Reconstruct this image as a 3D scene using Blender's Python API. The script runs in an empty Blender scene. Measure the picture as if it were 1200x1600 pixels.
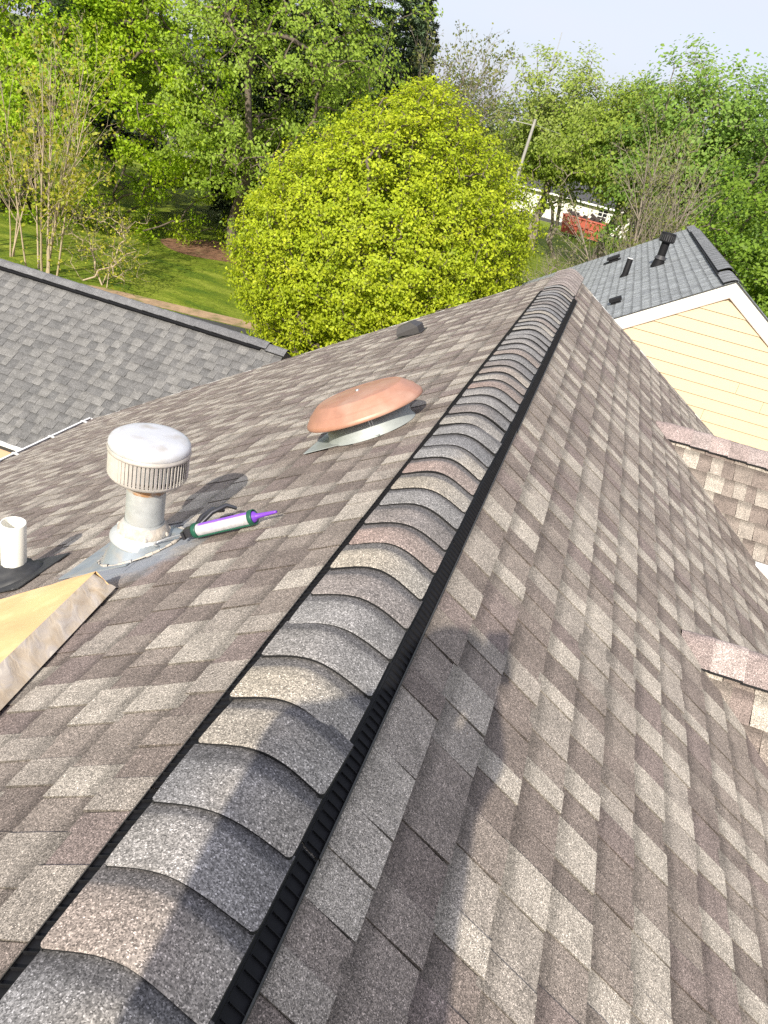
import bpy, math, random
import numpy as np
from mathutils import Vector, Matrix

# ------------------------------------------------------------------ camera, sky, sun
scene = bpy.context.scene
COL = scene.collection
CAM = np.array([0.30423, 0.0, 1.07858])
CM = np.array([[0.933096, 0.317899, -0.168146], [0.292152, -0.397415, 0.86989], [0.209713, -0.860815, -0.463701]])
FPX = 1201.87
cd = bpy.data.cameras.new("camera")
cam = bpy.data.objects.new("camera", cd); COL.objects.link(cam)
cd.sensor_fit = 'VERTICAL'; cd.sensor_height = 36.0; cd.sensor_width = 27.0
cd.lens = FPX / 1600 * 36.0
cd.clip_start = 0.02; cd.clip_end = 3000
mw = Matrix.Identity(4)
for r in range(3):
    mw[r][0] = CM[r, 0]; mw[r][1] = -CM[r, 1]; mw[r][2] = -CM[r, 2]; mw[r][3] = CAM[r]
cam.matrix_world = mw
scene.camera = cam

SUN_EL, SUN_AZ = math.radians(34.3), math.radians(1)
LD = Vector((math.sin(SUN_AZ) * math.cos(SUN_EL), math.cos(SUN_AZ) * math.cos(SUN_EL), -math.sin(SUN_EL)))
world = bpy.data.worlds.new("World"); scene.world = world
world.use_nodes = True
wn, wl = world.node_tree.nodes, world.node_tree.links
for n in list(wn): wn.remove(n)
wo = wn.new("ShaderNodeOutputWorld"); bg = wn.new("ShaderNodeBackground")
sky = wn.new("ShaderNodeTexSky"); sky.sky_type = 'NISHITA'; sky.sun_disc = False
sky.sun_elevation = SUN_EL; sky.sun_rotation = math.pi + SUN_AZ
sky.air_density = 1.0; sky.dust_density = 3.0; sky.ozone_density = 1.4
# thin high cloud veil over the whole sky
tc = wn.new("ShaderNodeTexCoord"); mp = wn.new("ShaderNodeMapping"); mp.inputs['Scale'].default_value = (1.0, 2.2, 5.0)
wl.new(tc.outputs['Generated'], mp.inputs['Vector'])
nz = wn.new("ShaderNodeTexNoise"); nz.inputs['Scale'].default_value = 1.6; nz.inputs['Detail'].default_value = 7; nz.inputs['Roughness'].default_value = 0.55
wl.new(mp.outputs['Vector'], nz.inputs['Vector'])
cr = wn.new("ShaderNodeMapRange"); cr.inputs['From Min'].default_value = 0.35; cr.inputs['From Max'].default_value = 0.75
cr.inputs['To Min'].default_value = 0.64; cr.inputs['To Max'].default_value = 0.92
wl.new(nz.outputs['Fac'], cr.inputs['Value'])
mx = wn.new("ShaderNodeMix"); mx.data_type = 'RGBA'
wl.new(cr.outputs['Result'], mx.inputs['Factor']); wl.new(sky.outputs['Color'], mx.inputs['A'])
mx.inputs['B'].default_value = (4.1, 4.2, 4.95, 1)
wl.new(mx.outputs['Result'], bg.inputs['Color']); bg.inputs['Strength'].default_value = 0.113
wl.new(bg.outputs['Background'], wo.inputs['Surface'])

sd = bpy.data.lights.new("sun", 'SUN'); sd.energy = 3.7; sd.angle = math.radians(0.6); sd.color = (1.0, 0.93, 0.81)
so = bpy.data.objects.new("sun", sd); COL.objects.link(so)
so.rotation_euler = LD.to_track_quat('-Z', 'Y').to_euler()
scene.view_settings.view_transform = 'Standard'; scene.view_settings.look = 'None'
scene.view_settings.gamma = 1; scene.view_settings.use_curve_mapping = False
scene.view_settings.exposure = 0.88
scene.cycles.use_denoising = False
scene.cycles.max_bounces = 6; scene.cycles.transparent_max_bounces = 4

random.seed(5)
RNG = np.random.default_rng(11)
G = -6.2            # ground level (the ridge of the roof is z = 0)
T = 0.6262          # roof pitch
SL = math.hypot(1, T)
EXP = 0.143         # shingle exposure

# ------------------------------------------------------------------ helpers
def meta(o, label=None, cat=None, group=None, kind=None):
    if label: o['label'] = label
    if cat: o['category'] = cat
    if group: o['group'] = group
    if kind: o['kind'] = kind
    return o

def empty(name, loc=(0, 0, 0), label=None, cat=None, group=None):
    o = bpy.data.objects.new(name, None); COL.objects.link(o); o.location = loc
    o.empty_display_size = 0.1
    return meta(o, label, cat, group)

def link(name, me, parent=None, matrix=None):
    o = bpy.data.objects.new(name, me); COL.objects.link(o)
    if parent is not None: o.parent = parent
    if matrix is not None: o.matrix_basis = matrix
    return o

class MB:
    """collects shapes into one mesh; every vertex carries a tint colour"""
    def __init__(s): s.v = []; s.f = []; s.m = []; s.t = []; s.sm = []
    def add(s, vs, fs, mi=0, tint=(1, 1, 1), smooth=False):
        b = len(s.v)
        s.v += [tuple(map(float, p)) for p in vs]
        if len(tint) == len(vs) and not isinstance(tint[0], (int, float)): s.t += [tuple(t) for t in tint]
        else: s.t += [tuple(tint)] * len(vs)
        for f in fs:
            s.f.append(tuple(b + i for i in f)); s.m.append(mi); s.sm.append(smooth)
        return s
    def box(s, c, size, mi=0, rot=None, tint=(1, 1, 1)):
        hx, hy, hz = size[0] / 2, size[1] / 2, size[2] / 2
        vs = [Vector((x, y, z)) for x in (-hx, hx) for y in (-hy, hy) for z in (-hz, hz)]
        if rot is not None: vs = [rot @ p for p in vs]
        vs = [p + Vector(c) for p in vs]
        return s.add(vs, [(0, 1, 3, 2), (4, 6, 7, 5), (0, 4, 5, 1), (2, 3, 7, 6), (0, 2, 6, 4), (1, 5, 7, 3)], mi, tint)
    def tube(s, pts, rad, n=8, mi=0, cap=True, tint=(1, 1, 1), smooth=True):
        pts = [Vector(p) for p in pts]
        if isinstance(rad, (int, float)): rad = [rad] * len(pts)
        vs = []; fs = []
        ref = None
        for i, p in enumerate(pts):
            d = (pts[min(i + 1, len(pts) - 1)] - pts[max(i - 1, 0)]).normalized()
            if ref is None: ref = d.orthogonal().normalized()
            ref = (ref - d * ref.dot(d)).normalized(); b = d.cross(ref)
            for k in range(n):
                a = 2 * math.pi * k / n
                vs.append(p + (ref * math.cos(a) + b * math.sin(a)) * rad[i])
        for i in range(len(pts) - 1):
            for k in range(n):
                k2 = (k + 1) % n
                fs.append((i * n + k, i * n + k2, (i + 1) * n + k2, (i + 1) * n + k))
        s.add(vs, fs, mi, tint, smooth)
        if cap:
            s.add(vs[:n], [tuple(range(n))[::-1]], mi, tint); s.add(vs[-n:], [tuple(range(n))], mi, tint)
        return s
    def lathe(s, prof, n=32, mi=0, mat=None, smooth=True, tint=(1, 1, 1)):
        vs = []; fs = []
        for r, z in prof:
            for k in range(n):
                a = 2 * math.pi * k / n
                p = Vector((r * math.cos(a), r * math.sin(a), z))
                vs.append(mat @ p if mat is not None else p)
        for i in range(len(prof) - 1):
            for k in range(n):
                k2 = (k + 1) % n
                fs.append((i * n + k, i * n + k2, (i + 1) * n + k2, (i + 1) * n + k))
        return s.add(vs, fs, mi, tint, smooth)
    def mesh(s, name, mats):
        me = bpy.data.meshes.new(name); me.from_pydata(s.v, [], s.f)
        for m in (mats if isinstance(mats, (list, tuple)) else [mats]): me.materials.append(m)
        me.polygons.foreach_set('material_index', s.m)
        me.polygons.foreach_set('use_smooth', s.sm)
        a = me.attributes.new('tint', 'FLOAT_COLOR', 'POINT')
        a.data.foreach_set('color', np.hstack([np.array(s.t, float).reshape(-1, 3), np.ones((len(s.t), 1))]).ravel())
        me.update(); return me
    def build(s, name, mats, parent=None, matrix=None):
        return link(name, s.mesh(name, mats), parent, matrix)

def np_mesh(name, V, F, mats, tint=None, smooth=False):
    """V (n,3), F (m,4) quads"""
    me = bpy.data.meshes.new(name)
    F = np.asarray(F, np.int32)
    me.vertices.add(len(V)); me.vertices.foreach_set('co', np.asarray(V, np.float32).ravel())
    k = F.shape[1]
    me.loops.add(F.size); me.loops.foreach_set('vertex_index', F.ravel())
    me.polygons.add(len(F)); me.polygons.foreach_set('loop_start', np.arange(0, F.size, k, dtype=np.int32))
    me.polygons.foreach_set('loop_total', np.full(len(F), k, np.int32))
    for m in (mats if isinstance(mats, (list, tuple)) else [mats]): me.materials.append(m)
    if smooth: me.polygons.foreach_set('use_smooth', np.ones(len(F), bool))
    if tint is not None:
        a = me.attributes.new('tint', 'FLOAT_COLOR', 'POINT')
        a.data.foreach_set('color', np.hstack([tint, np.ones((len(tint), 1))]).astype(np.float32).ravel())
    me.update(calc_edges=True); return me

# ------------------------------------------------------------------ materials
def new_mat(name):
    m = bpy.data.materials.new(name); m.use_nodes = True
    return m, m.node_tree.nodes, m.node_tree.links, m.node_tree.nodes['Principled BSDF']

def simple(name, col, rough=0.6, metal=0.0, var=0.12, scale=30, bump=0.0, spec=0.5, tinted=False, stain=None, bscale=None):
    """one colour with fine variation, optional stains and relief"""
    m, n, l, b = new_mat(name)
    geo = n.new('ShaderNodeNewGeometry')
    nt = n.new('ShaderNodeTexNoise'); nt.inputs['Scale'].default_value = scale; nt.inputs['Detail'].default_value = 6; nt.inputs['Roughness'].default_value = .65
    l.new(geo.outputs['Position'], nt.inputs['Vector'])
    mr = n.new('ShaderNodeMapRange'); mr.inputs['From Min'].default_value = .25; mr.inputs['From Max'].default_value = .75
    mr.inputs['To Min'].default_value = 1 - var; mr.inputs['To Max'].default_value = 1 + var
    l.new(nt.outputs['Fac'], mr.inputs['Value'])
    mu = n.new('ShaderNodeMix'); mu.data_type = 'RGBA'; mu.blend_type = 'MULTIPLY'; mu.inputs['Factor'].default_value = 1
    if tinted:
        at = n.new('ShaderNodeAttribute'); at.attribute_name = 'tint'; l.new(at.outputs['Color'], mu.inputs['A'])
    else: mu.inputs['A'].default_value = (*col, 1)
    l.new(mr.outputs['Result'], mu.inputs['B'])
    out = mu.outputs['Result']
    if stain:
        sc, lo, hi, scale2 = stain
        n2 = n.new('ShaderNodeTexNoise'); n2.inputs['Scale'].default_value = scale2; n2.inputs['Detail'].default_value = 8
        l.new(geo.outputs['Position'], n2.inputs['Vector'])
        m2 = n.new('ShaderNodeMapRange'); m2.inputs['From Min'].default_value = lo; m2.inputs['From Max'].default_value = hi
        l.new(n2.outputs['Fac'], m2.inputs['Value'])
        x = n.new('ShaderNodeMix'); x.data_type = 'RGBA'; l.new(m2.outputs['Result'], x.inputs['Factor'])
        l.new(out, x.inputs['A']); x.inputs['B'].default_value = (*sc, 1); out = x.outputs['Result']
    l.new(out, b.inputs['Base Color'])
    b.inputs['Roughness'].default_value = rough; b.inputs['Metallic'].default_value = metal
    b.inputs['Specular IOR Level'].default_value = spec
    if bump:
        bp = n.new('ShaderNodeBump'); bp.inputs['Strength'].default_value = bump; bp.inputs['Distance'].default_value = 0.01
        if bscale:
            n3 = n.new('ShaderNodeTexNoise'); n3.inputs['Scale'].default_value = bscale; n3.inputs['Detail'].default_value = 4
            l.new(geo.outputs['Position'], n3.inputs['Vector']); l.new(n3.outputs['Fac'], bp.inputs['Height'])
        else: l.new(nt.outputs['Fac'], bp.inputs['Height'])
        l.new(bp.outputs['Normal'], b.inputs['Normal'])
    return m

def granule_mat(name, contrast=0.62, gscale=520.0, sealant=None):
    """mineral granules: tint of the piece times a per-granule brightness"""
    m, n, l, b = new_mat(name)
    geo = n.new('ShaderNodeNewGeometry')
    at = n.new('ShaderNodeAttribute'); at.attribute_name = 'tint'
    vo = n.new('ShaderNodeTexVoronoi'); vo.inputs['Scale'].default_value = gscale
    l.new(geo.outputs['Position'], vo.inputs['Vector'])
    sp = n.new('ShaderNodeSeparateColor'); l.new(vo.outputs['Color'], sp.inputs['Color'])
    rp = n.new('ShaderNodeValToRGB'); e = rp.color_ramp.elements
    lo = 1 - contrast
    e[0].position = 0; e[0].color = (lo, lo, lo, 1); e[1].position = 1; e[1].color = (2.6, 2.6, 2.65, 1)
    for p, v in ((.3, 1 - contrast * .45), (.62, 1.0), (.86, 1.35), (.95, 1.7)):
        q = e.new(p); q.color = (v, v, v, 1)
    l.new(sp.outputs['Red'], rp.inputs['Fac'])
    n1 = n.new('ShaderNodeTexNoise'); n1.inputs['Scale'].default_value = 130; n1.inputs['Detail'].default_value = 5; n1.inputs['Roughness'].default_value = .7
    l.new(geo.outputs['Position'], n1.inputs['Vector'])
    r1 = n.new('ShaderNodeMapRange'); r1.inputs['From Min'].default_value = .3; r1.inputs['From Max'].default_value = .7; r1.inputs['To Min'].default_value = .68; r1.inputs['To Max'].default_value = 1.32
    l.new(n1.outputs['Fac'], r1.inputs['Value'])
    n2 = n.new('ShaderNodeTexNoise'); n2.inputs['Scale'].default_value = 8.5; n2.inputs['Detail'].default_value = 6; n2.inputs['Roughness'].default_value = .6
    l.new(geo.outputs['Position'], n2.inputs['Vector'])
    r2 = n.new('ShaderNodeMapRange'); r2.inputs['From Min'].default_value = .3; r2.inputs['From Max'].default_value = .7; r2.inputs['To Min'].default_value = .80; r2.inputs['To Max'].default_value = 1.20
    l.new(n2.outputs['Fac'], r2.inputs['Value'])
    mm = n.new('ShaderNodeMath'); mm.operation = 'MULTIPLY'; l.new(r1.outputs['Result'], mm.inputs[0]); l.new(r2.outputs['Result'], mm.inputs[1])
    a = n.new('ShaderNodeMix'); a.data_type = 'RGBA'; a.blend_type = 'MULTIPLY'; a.inputs['Factor'].default_value = 1
    l.new(at.outputs['Color'], a.inputs['A']); l.new(rp.outputs['Color'], a.inputs['B'])
    c = n.new('ShaderNodeMix'); c.data_type = 'RGBA'; c.blend_type = 'MULTIPLY'; c.inputs['Factor'].default_value = 1
    l.new(a.outputs['Result'], c.inputs['A']); l.new(mm.outputs[0], c.inputs['B'])
    out = c.outputs['Result']
    if sealant:
        (cx, cy, cz), rad = sealant
        vs = n.new('ShaderNodeVectorMath'); vs.operation = 'DISTANCE'; vs.inputs[1].default_value = (cx, cy, cz)
        l.new(geo.outputs['Position'], vs.inputs[0])
        n4 = n.new('ShaderNodeTexNoise'); n4.inputs['Scale'].default_value = 9; n4.inputs['Detail'].default_value = 6
        l.new(geo.outputs['Position'], n4.inputs['Vector'])
        ad = n.new('ShaderNodeMath'); ad.operation = 'MULTIPLY_ADD'; ad.inputs[1].default_value = .28; l.new(n4.outputs['Fac'], ad.inputs[0]); l.new(vs.outputs['Value'], ad.inputs[2])
        r4 = n.new('ShaderNodeMapRange'); r4.inputs['From Min'].default_value = rad + .17; r4.inputs['From Max'].default_value = rad + .05
        r4.inputs['To Max'].default_value = .8
        l.new(ad.outputs[0], r4.inputs['Value'])
        x = n.new('ShaderNodeMix'); x.data_type = 'RGBA'; l.new(r4.outputs['Result'], x.inputs['Factor'])
        l.new(out, x.inputs['A']); x.inputs['B'].default_value = (.26, .29, .335, 1); out = x.outputs['Result']
    l.new(out, b.inputs['Base Color'])
    b.inputs['Roughness'].default_value = .8; b.inputs['Specular IOR Level'].default_value = .35
    bp = n.new('ShaderNodeBump'); bp.inputs['Strength'].default_value = .55; bp.inputs['Distance'].default_value = .002
    l.new(sp.outputs['Green'], bp.inputs['Height']); l.new(bp.outputs['Normal'], b.inputs['Normal'])
    return m

def leaf_mat(name, trans=.45):
    m, n, l, b = new_mat(name)
    at = n.new('ShaderNodeAttribute'); at.attribute_name = 'tint'
    l.new(at.outputs['Color'], b.inputs['Base Color']); b.inputs['Roughness'].default_value = .55; b.inputs['Specular IOR Level'].default_value = .3
    tr = n.new('ShaderNodeBsdfTranslucent')
    hs = n.new('ShaderNodeHueSaturation'); hs.inputs['Saturation'].default_value = 1.1; hs.inputs['Value'].default_value = 1.1
    l.new(at.outputs['Color'], hs.inputs['Color']); l.new(hs.outputs['Color'], tr.inputs['Color'])
    mx = n.new('ShaderNodeMixShader'); mx.inputs['Fac'].default_value = trans
    l.new(b.outputs['BSDF'], mx.inputs[1]); l.new(tr.outputs['BSDF'], mx.inputs[2])
    l.new(mx.outputs['Shader'], n['Material Output'].inputs['Surface'])
    return m

M_SHINGLE = granule_mat('brown_shingle_granules', .72, 540, (( -1.04, 2.24, -.64), .30))
M_CAP = granule_mat('cap_shingle_granules', .66, 430)
M_GRAY = granule_mat('gray_shingle_granules', .4, 300)
M_EDGE = simple('cut_asphalt_edge', (.010, .010, .011), .9, var=.3, scale=200)
M_DECK = simple('underlayment', (.045, .042, .04), .9)
M_BLACK = simple('black_plastic', (.009, .009, .0105), .65, spec=.2, var=.3, scale=60)
M_BLACKLIP = simple('dusty_black_plastic', (.035, .035, .038), .5, var=.3, scale=80)
M_WHITE = simple('white_painted_trim', (.80, .80, .78), .5, var=.04, scale=6)
M_GUTTER = simple('white_aluminium', (.78, .78, .78), .35, var=.05, scale=10)
M_CREAM = simple('cream_siding', (.60, .475, .315), .6, var=.035, scale=25, bump=.15, bscale=60)
M_JTRIM = simple('pale_pink_trim', (.62, .52, .48), .6, var=.05)
M_PEACH = simple('peach_siding', (.58, .385, .26), .6, var=.04)
M_GALV = simple('galvanized_steel', (.50, .52, .52), .5, metal=.35, var=.22, scale=18, stain=((.38, .36, .32), .55, .8, 9))
M_GALVD = simple('dull_galvanized_sheet', (.33, .37, .40), .5, metal=.45, var=.2, scale=14, stain=((.42, .40, .36), .5, .75, 12))
M_CAPTOP = simple('chalky_aluminium', (.60, .61, .63), .5, metal=.3, var=.1, scale=14, stain=((.48, .45, .41), .52, .78, 16))
M_LOUVER = simple('weathered_louver_aluminium', (.60, .57, .53), .45, metal=.35, var=.15, scale=30)
M_RUST = simple('rust_stained_steel', (.42, .24, .12), .7, metal=.3, var=.35, scale=40, stain=((.42, .41, .38), .42, .6, 30))
M_MASTIC = simple('dried_sealant', (.47, .42, .36), .7, var=.25, scale=40, bump=.5, stain=((.42, .42, .42), .5, .7, 30))
M_PVC = simple('white_pvc', (.82, .80, .72), .4, var=.04, scale=12)
M_RUBBER = simple('black_rubber_boot', (.03, .031, .034), .6, var=.35, scale=35, stain=((.3, .3, .3), .68, .8, 30))
M_COPPER = simple('faded_copper_paint', (.42, .215, .145), .48, metal=.15, var=.2, scale=9, stain=((.50, .32, .24), .48, .75, 6), bump=.12, bscale=7)
M_FANBASE = simple('fan_base_galvanized', (.36, .39, .38), .6, metal=.3, var=.15, scale=20)
M_VENTBLK = simple('dark_brown_vent_plastic', (.045, .042, .042), .55, var=.25, scale=40)
M_GREEN = simple('green_gun_frame', (.012, .085, .05), .42, var=.2, scale=60)
M_TUBE = simple('sealant_tube_print', (1, 1, 1), .5, var=.22, scale=55, tinted=True, stain=((.42, .40, .40), .62, .74, 70))
M_PURPLE = simple('purple_nozzle', (.17, .045, .45), .4, var=.1)
M_STEEL = simple('dark_steel', (.10, .10, .11), .35, metal=.8, var=.2)
M_ZINC = simple('zinc_rod', (.55, .55, .56), .3, metal=.85, var=.1)
M_WRAP = simple('printed_tan_wrap', (.85, .52, .24), .38, var=.08, scale=7, stain=((.88, .60, .29), .5, .62, 9), bump=.3, bscale=14)
M_BARK = simple('bark', (.12, .095, .072), .9, var=.35, scale=14, bump=.6)
M_PALEBARK = simple('pale_bark', (.40, .32, .22), .85, var=.25, scale=10)
M_GRAYBARK = simple('gray_twig_bark', (.23, .195, .155), .9, var=.25, scale=10)
M_LEAF = leaf_mat('leaf')
M_NEEDLE = leaf_mat('needles', .2)

def wrap_edge_mat():
    m, n, l, b = new_mat('crinkled_clear_film')
    geo = n.new('ShaderNodeNewGeometry')
    nt = n.new('ShaderNodeTexNoise'); nt.inputs['Scale'].default_value = 16; nt.inputs['Detail'].default_value = 7; nt.inputs['Distortion'].default_value = 1.0
    l.new(geo.outputs['Position'], nt.inputs['Vector'])
    rp = n.new('ShaderNodeValToRGB'); e = rp.color_ramp.elements
    e[0].position = .3; e[0].color = (.56, .44, .30, 1); e[1].position = .75; e[1].color = (.78, .70, .58, 1)
    q = e.new(.5); q.color = (.66, .555, .42, 1); q = e.new(.6); q.color = (.63, .55, .46, 1)
    l.new(nt.outputs['Fac'], rp.inputs['Fac']); l.new(rp.outputs['Color'], b.inputs['Base Color'])
    b.inputs['Roughness'].default_value = .25
    bp = n.new('ShaderNodeBump'); bp.inputs['Strength'].default_value = .45; bp.inputs['Distance'].default_value = .008
    l.new(nt.outputs['Fac'], bp.inputs['Height']); l.new(bp.outputs['Normal'], b.inputs['Normal'])
    return m
M_FILM = wrap_edge_mat()

# ------------------------------------------------------------------ the ground
def lawn_mat():
    m, n, l, b = new_mat('lawn')
    geo = n.new('ShaderNodeNewGeometry')
    def noise(scale, detail=6, vec=None, rough=.6):
        t = n.new('ShaderNodeTexNoise'); t.inputs['Scale'].default_value = scale; t.inputs['Detail'].default_value = detail; t.inputs['Roughness'].default_value = rough
        l.new(vec or geo.outputs['Position'], t.inputs['Vector']); return t.outputs['Fac']
    rp = n.new('ShaderNodeValToRGB'); e = rp.color_ramp.elements
    e[0].position = .36; e[0].color = (.06, .115, .010, 1); e[1].position = .66; e[1].color = (.26, .30, .04, 1)
    q = e.new(.5); q.color = (.145, .195, .014, 1)
    mp = n.new('ShaderNodeMapping'); mp.inputs['Scale'].default_value = (.5, 1.6, 1); mp.inputs['Rotation'].default_value = (0, 0, .5)
    l.new(geo.outputs['Position'], mp.inputs['Vector'])
    f1 = noise(.8, 9, mp.outputs['Vector'], .72); l.new(f1, rp.inputs['Fac'])
    f2 = noise(9, 5, None, .8)
    mr = n.new('ShaderNodeMapRange'); mr.inputs['From Min'].default_value = .3; mr.inputs['From Max'].default_value = .7; mr.inputs['To Min'].default_value = .6; mr.inputs['To Max'].default_value = 1.4
    l.new(f2, mr.inputs['Value'])
    mu = n.new('ShaderNodeMix'); mu.data_type = 'RGBA'; mu.blend_type = 'MULTIPLY'; mu.inputs['Factor'].default_value = 1
    l.new(rp.outputs['Color'], mu.inputs['A']); l.new(mr.outputs['Result'], mu.inputs['B'])
    l.new(mu.outputs['Result'], b.inputs['Base Color']); b.inputs['Roughness'].default_value = .8; b.inputs['Specular IOR Level'].default_value = .2
    bp = n.new('ShaderNodeBump'); bp.inputs['Strength'].default_value = .7; bp.inputs['Distance'].default_value = .06
    l.new(noise(14, 4, None, .8), bp.inputs['Height']); l.new(bp.outputs['Normal'], b.inputs['Normal'])
    return m
M_LAWN = lawn_mat()
M_MULCH = simple('needle_litter', (.20, .10, .055), .9, var=.45, scale=5, stain=((.30, .19, .10), .5, .7, 2.2))
M_DIRT = simple('bare_earth', (.36, .245, .15), .9, var=.35, scale=3, stain=((.13, .14, .035), .52, .68, 1.6))
M_ASPHALT = simple('asphalt', (.05, .05, .052), .85, var=.25, scale=4)

def sheet(name, pts, z, mat):
    b = MB(); b.add([(x, y, z) for x, y in pts], [tuple(range(len(pts)))])
    o = b.build(name, mat); o['kind'] = 'structure'; return o
sheet('lawn', [(-900, -300), (900, -300), (900, 1500), (-900, 1500)], G, M_LAWN)
def blob_outline(cx, cy, rx, ry, n=40, j=.2, rot=0, seed=1):
    r = np.random.default_rng(seed); ph = r.uniform(0, 6.28, 5); am = r.uniform(.3, 1, 5) * j
    out = []
    for k in range(n):
        a = 2 * math.pi * k / n; s = 1 + sum(am[i] / (i + 1) * math.sin((i + 2) * a + ph[i]) for i in range(5))
        x, y = rx * s * math.cos(a), ry * s * math.sin(a)
        out.append((cx + x * math.cos(rot) - y * math.sin(rot), cy + x * math.sin(rot) + y * math.cos(rot)))
    return out
sheet('needle_bed', blob_outline(-15.3, 31.6, 2.5, 2.1, seed=3, j=.25), G + .008, M_MULCH)
sheet('bare_earth_strip', blob_outline(-11.0, 22.62, 5.2, .36, n=60, seed=5, j=.22, rot=math.radians(11)), G + .008, M_DIRT)
sheet('asphalt_path', [(-13.5, 19.2), (-3.5, 19.2), (-3.5, 22.8), (-7.0, 22.85), (-9.8, 22.36), (-12.6, 21.75)], G + .016, M_ASPHALT)

# ------------------------------------------------------------------ shingles
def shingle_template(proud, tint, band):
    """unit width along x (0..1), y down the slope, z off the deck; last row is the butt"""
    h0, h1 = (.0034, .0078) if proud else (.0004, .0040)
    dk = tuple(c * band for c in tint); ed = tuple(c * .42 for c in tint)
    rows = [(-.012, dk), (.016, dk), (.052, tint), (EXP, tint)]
    v = []; t = []; f = []
    for y, c in rows:
        z = h0 + (h1 - h0) * max(0, y) / EXP
        e = .02 if y > .1 else 0
        v += [(0 + e, y, z), (1 - e, y, z)]; t += [c, c]
    for i in range(3): f.append((2 * i, 2 * i + 2, 2 * i + 3, 2 * i + 1))
    def quad(a, b, c, d):
        k = len(v); v.extend([a, b, c, d]); t.extend([ed] * 4); f.append((k, k + 1, k + 2, k + 3))
    zl = -.002
    quad((.02, EXP, h1), (.02, EXP, zl), (.98, EXP, zl), (.98, EXP, h1))
    quad((0, -.012, h0), (0, -.012, zl), (.02, EXP, zl), (.02, EXP, h1))
    quad((1, -.012, h0), (.98, EXP, h1), (.98, EXP, zl), (1, -.012, zl))
    return np.array(v), f, np.array(t)

class Palette:
    def __init__(s, name, mat, tints, proud_w, flat_w, band=.62):
        s.mat = mat; s.tints = tints; s.pw = np.array(proud_w) / sum(proud_w); s.fw = np.array(flat_w) / sum(flat_w)
        s.tpl = {}; s.me = {}
        for p in (0, 1):
            for i, t in enumerate(tints):
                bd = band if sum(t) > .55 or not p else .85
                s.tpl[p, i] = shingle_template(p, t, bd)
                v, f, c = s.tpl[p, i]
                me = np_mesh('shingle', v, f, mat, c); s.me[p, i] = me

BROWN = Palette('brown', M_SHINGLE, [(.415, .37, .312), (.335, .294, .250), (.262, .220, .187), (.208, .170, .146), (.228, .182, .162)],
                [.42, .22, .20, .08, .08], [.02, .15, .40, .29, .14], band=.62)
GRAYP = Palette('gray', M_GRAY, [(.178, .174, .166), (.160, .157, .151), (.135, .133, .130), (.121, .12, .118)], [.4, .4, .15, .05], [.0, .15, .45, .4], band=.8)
SLATE = Palette('slate', M_GRAY, [(.30, .318, .322), (.275, .292, .296), (.25, .265, .27), (.225, .238, .244)], [.25, .35, .3, .1], [.15, .35, .35, .15], band=.62)  # band darkened further in the colour, standing in for shade at the butts

def field(O, v, n, ulen, vlen, pal, rng, v0=0.0, wmin=.07, wmax=.145, keep=None, u0=0.0, alt=.90):
    """courses of shingles on a slope: O on the ridge, v down the slope, n the normal; returns pieces"""
    O = np.array(O, float); v = np.array(v, float); v /= np.linalg.norm(v); n = np.array(n, float); n /= np.linalg.norm(n)
    u = np.cross(v, n)
    out = []
    nc = int(math.ceil((vlen - v0) / EXP))
    for c in range(nc):
        vv = v0 + c * EXP
        x = u0 - rng.uniform(0, .2); proud = rng.random() < .5
        while x < ulen:
            w = rng.uniform(wmin, wmax)
            if proud and rng.random() < .2: w *= 1.3
            a, b = max(x, u0), min(x + w, ulen)
            x += w
            if rng.random() < alt: proud = not proud
            if b - a < .02: continue
            i = int(rng.choice(len(pal.tints), p=pal.pw if proud else pal.fw))
            cen = O + u * (a + b) / 2 + v * (vv + EXP / 2)
            if keep is not None and not keep(cen): continue
            sk = rng.normal(0, .0016)
            m = np.eye(4)
            m[:3, 0] = u * (b - a) + v * sk; m[:3, 1] = v; m[:3, 2] = n; m[:3, 3] = O + u * a + v * (vv + rng.normal(0, .0016))
            m[:3, 3] += n * rng.uniform(0, .0009)
            out.append((int(proud), i, m, cen, (b - a) * EXP, n, pal))
    return out

def seen_size(p, hidden=None):
    _, _, m, c, area, n, _ = p
    d = CM.T @ (c - CAM)
    if d[2] < .3: return 0
    px, py = 600 + FPX * d[0] / d[2], 800 + FPX * d[1] / d[2]
    if not (-25 < px < 1225 and -25 < py < 1625): return 0
    if hidden is not None and hidden(c, px, py): return 0
    view = (CAM - c); dist = np.linalg.norm(view)
    return area * max(0, n @ view / dist) / dist ** 2

def lay(pieces, owner, limit, hidden=None, owner_of=None, rest_name='shingles'):
    """the pieces that show largest become objects, the rest one joined mesh"""
    sc = np.array([seen_size(p, hidden) for p in pieces])
    order = np.argsort(-sc); ind = [k for k in order[:limit] if sc[k] > 0]; single = set(ind)
    for k in ind:
        pr, i, m, c, a, n, pal = pieces[k]
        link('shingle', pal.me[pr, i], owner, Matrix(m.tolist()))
    Vs, Fs, Ts = [], [], []; base = 0
    for k, (pr, i, m, c, a, n, pal) in enumerate(pieces):
        if k in single: continue
        v, f, t = pal.tpl[pr, i]
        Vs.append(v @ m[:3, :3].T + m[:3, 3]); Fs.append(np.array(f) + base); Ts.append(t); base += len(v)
    me = np_mesh(rest_name, np.vstack(Vs), np.vstack(Fs), pieces[0][6].mat, np.vstack(Ts))
    o = link(rest_name, me, owner); o['kind'] = 'stuff'
    return o

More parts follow.
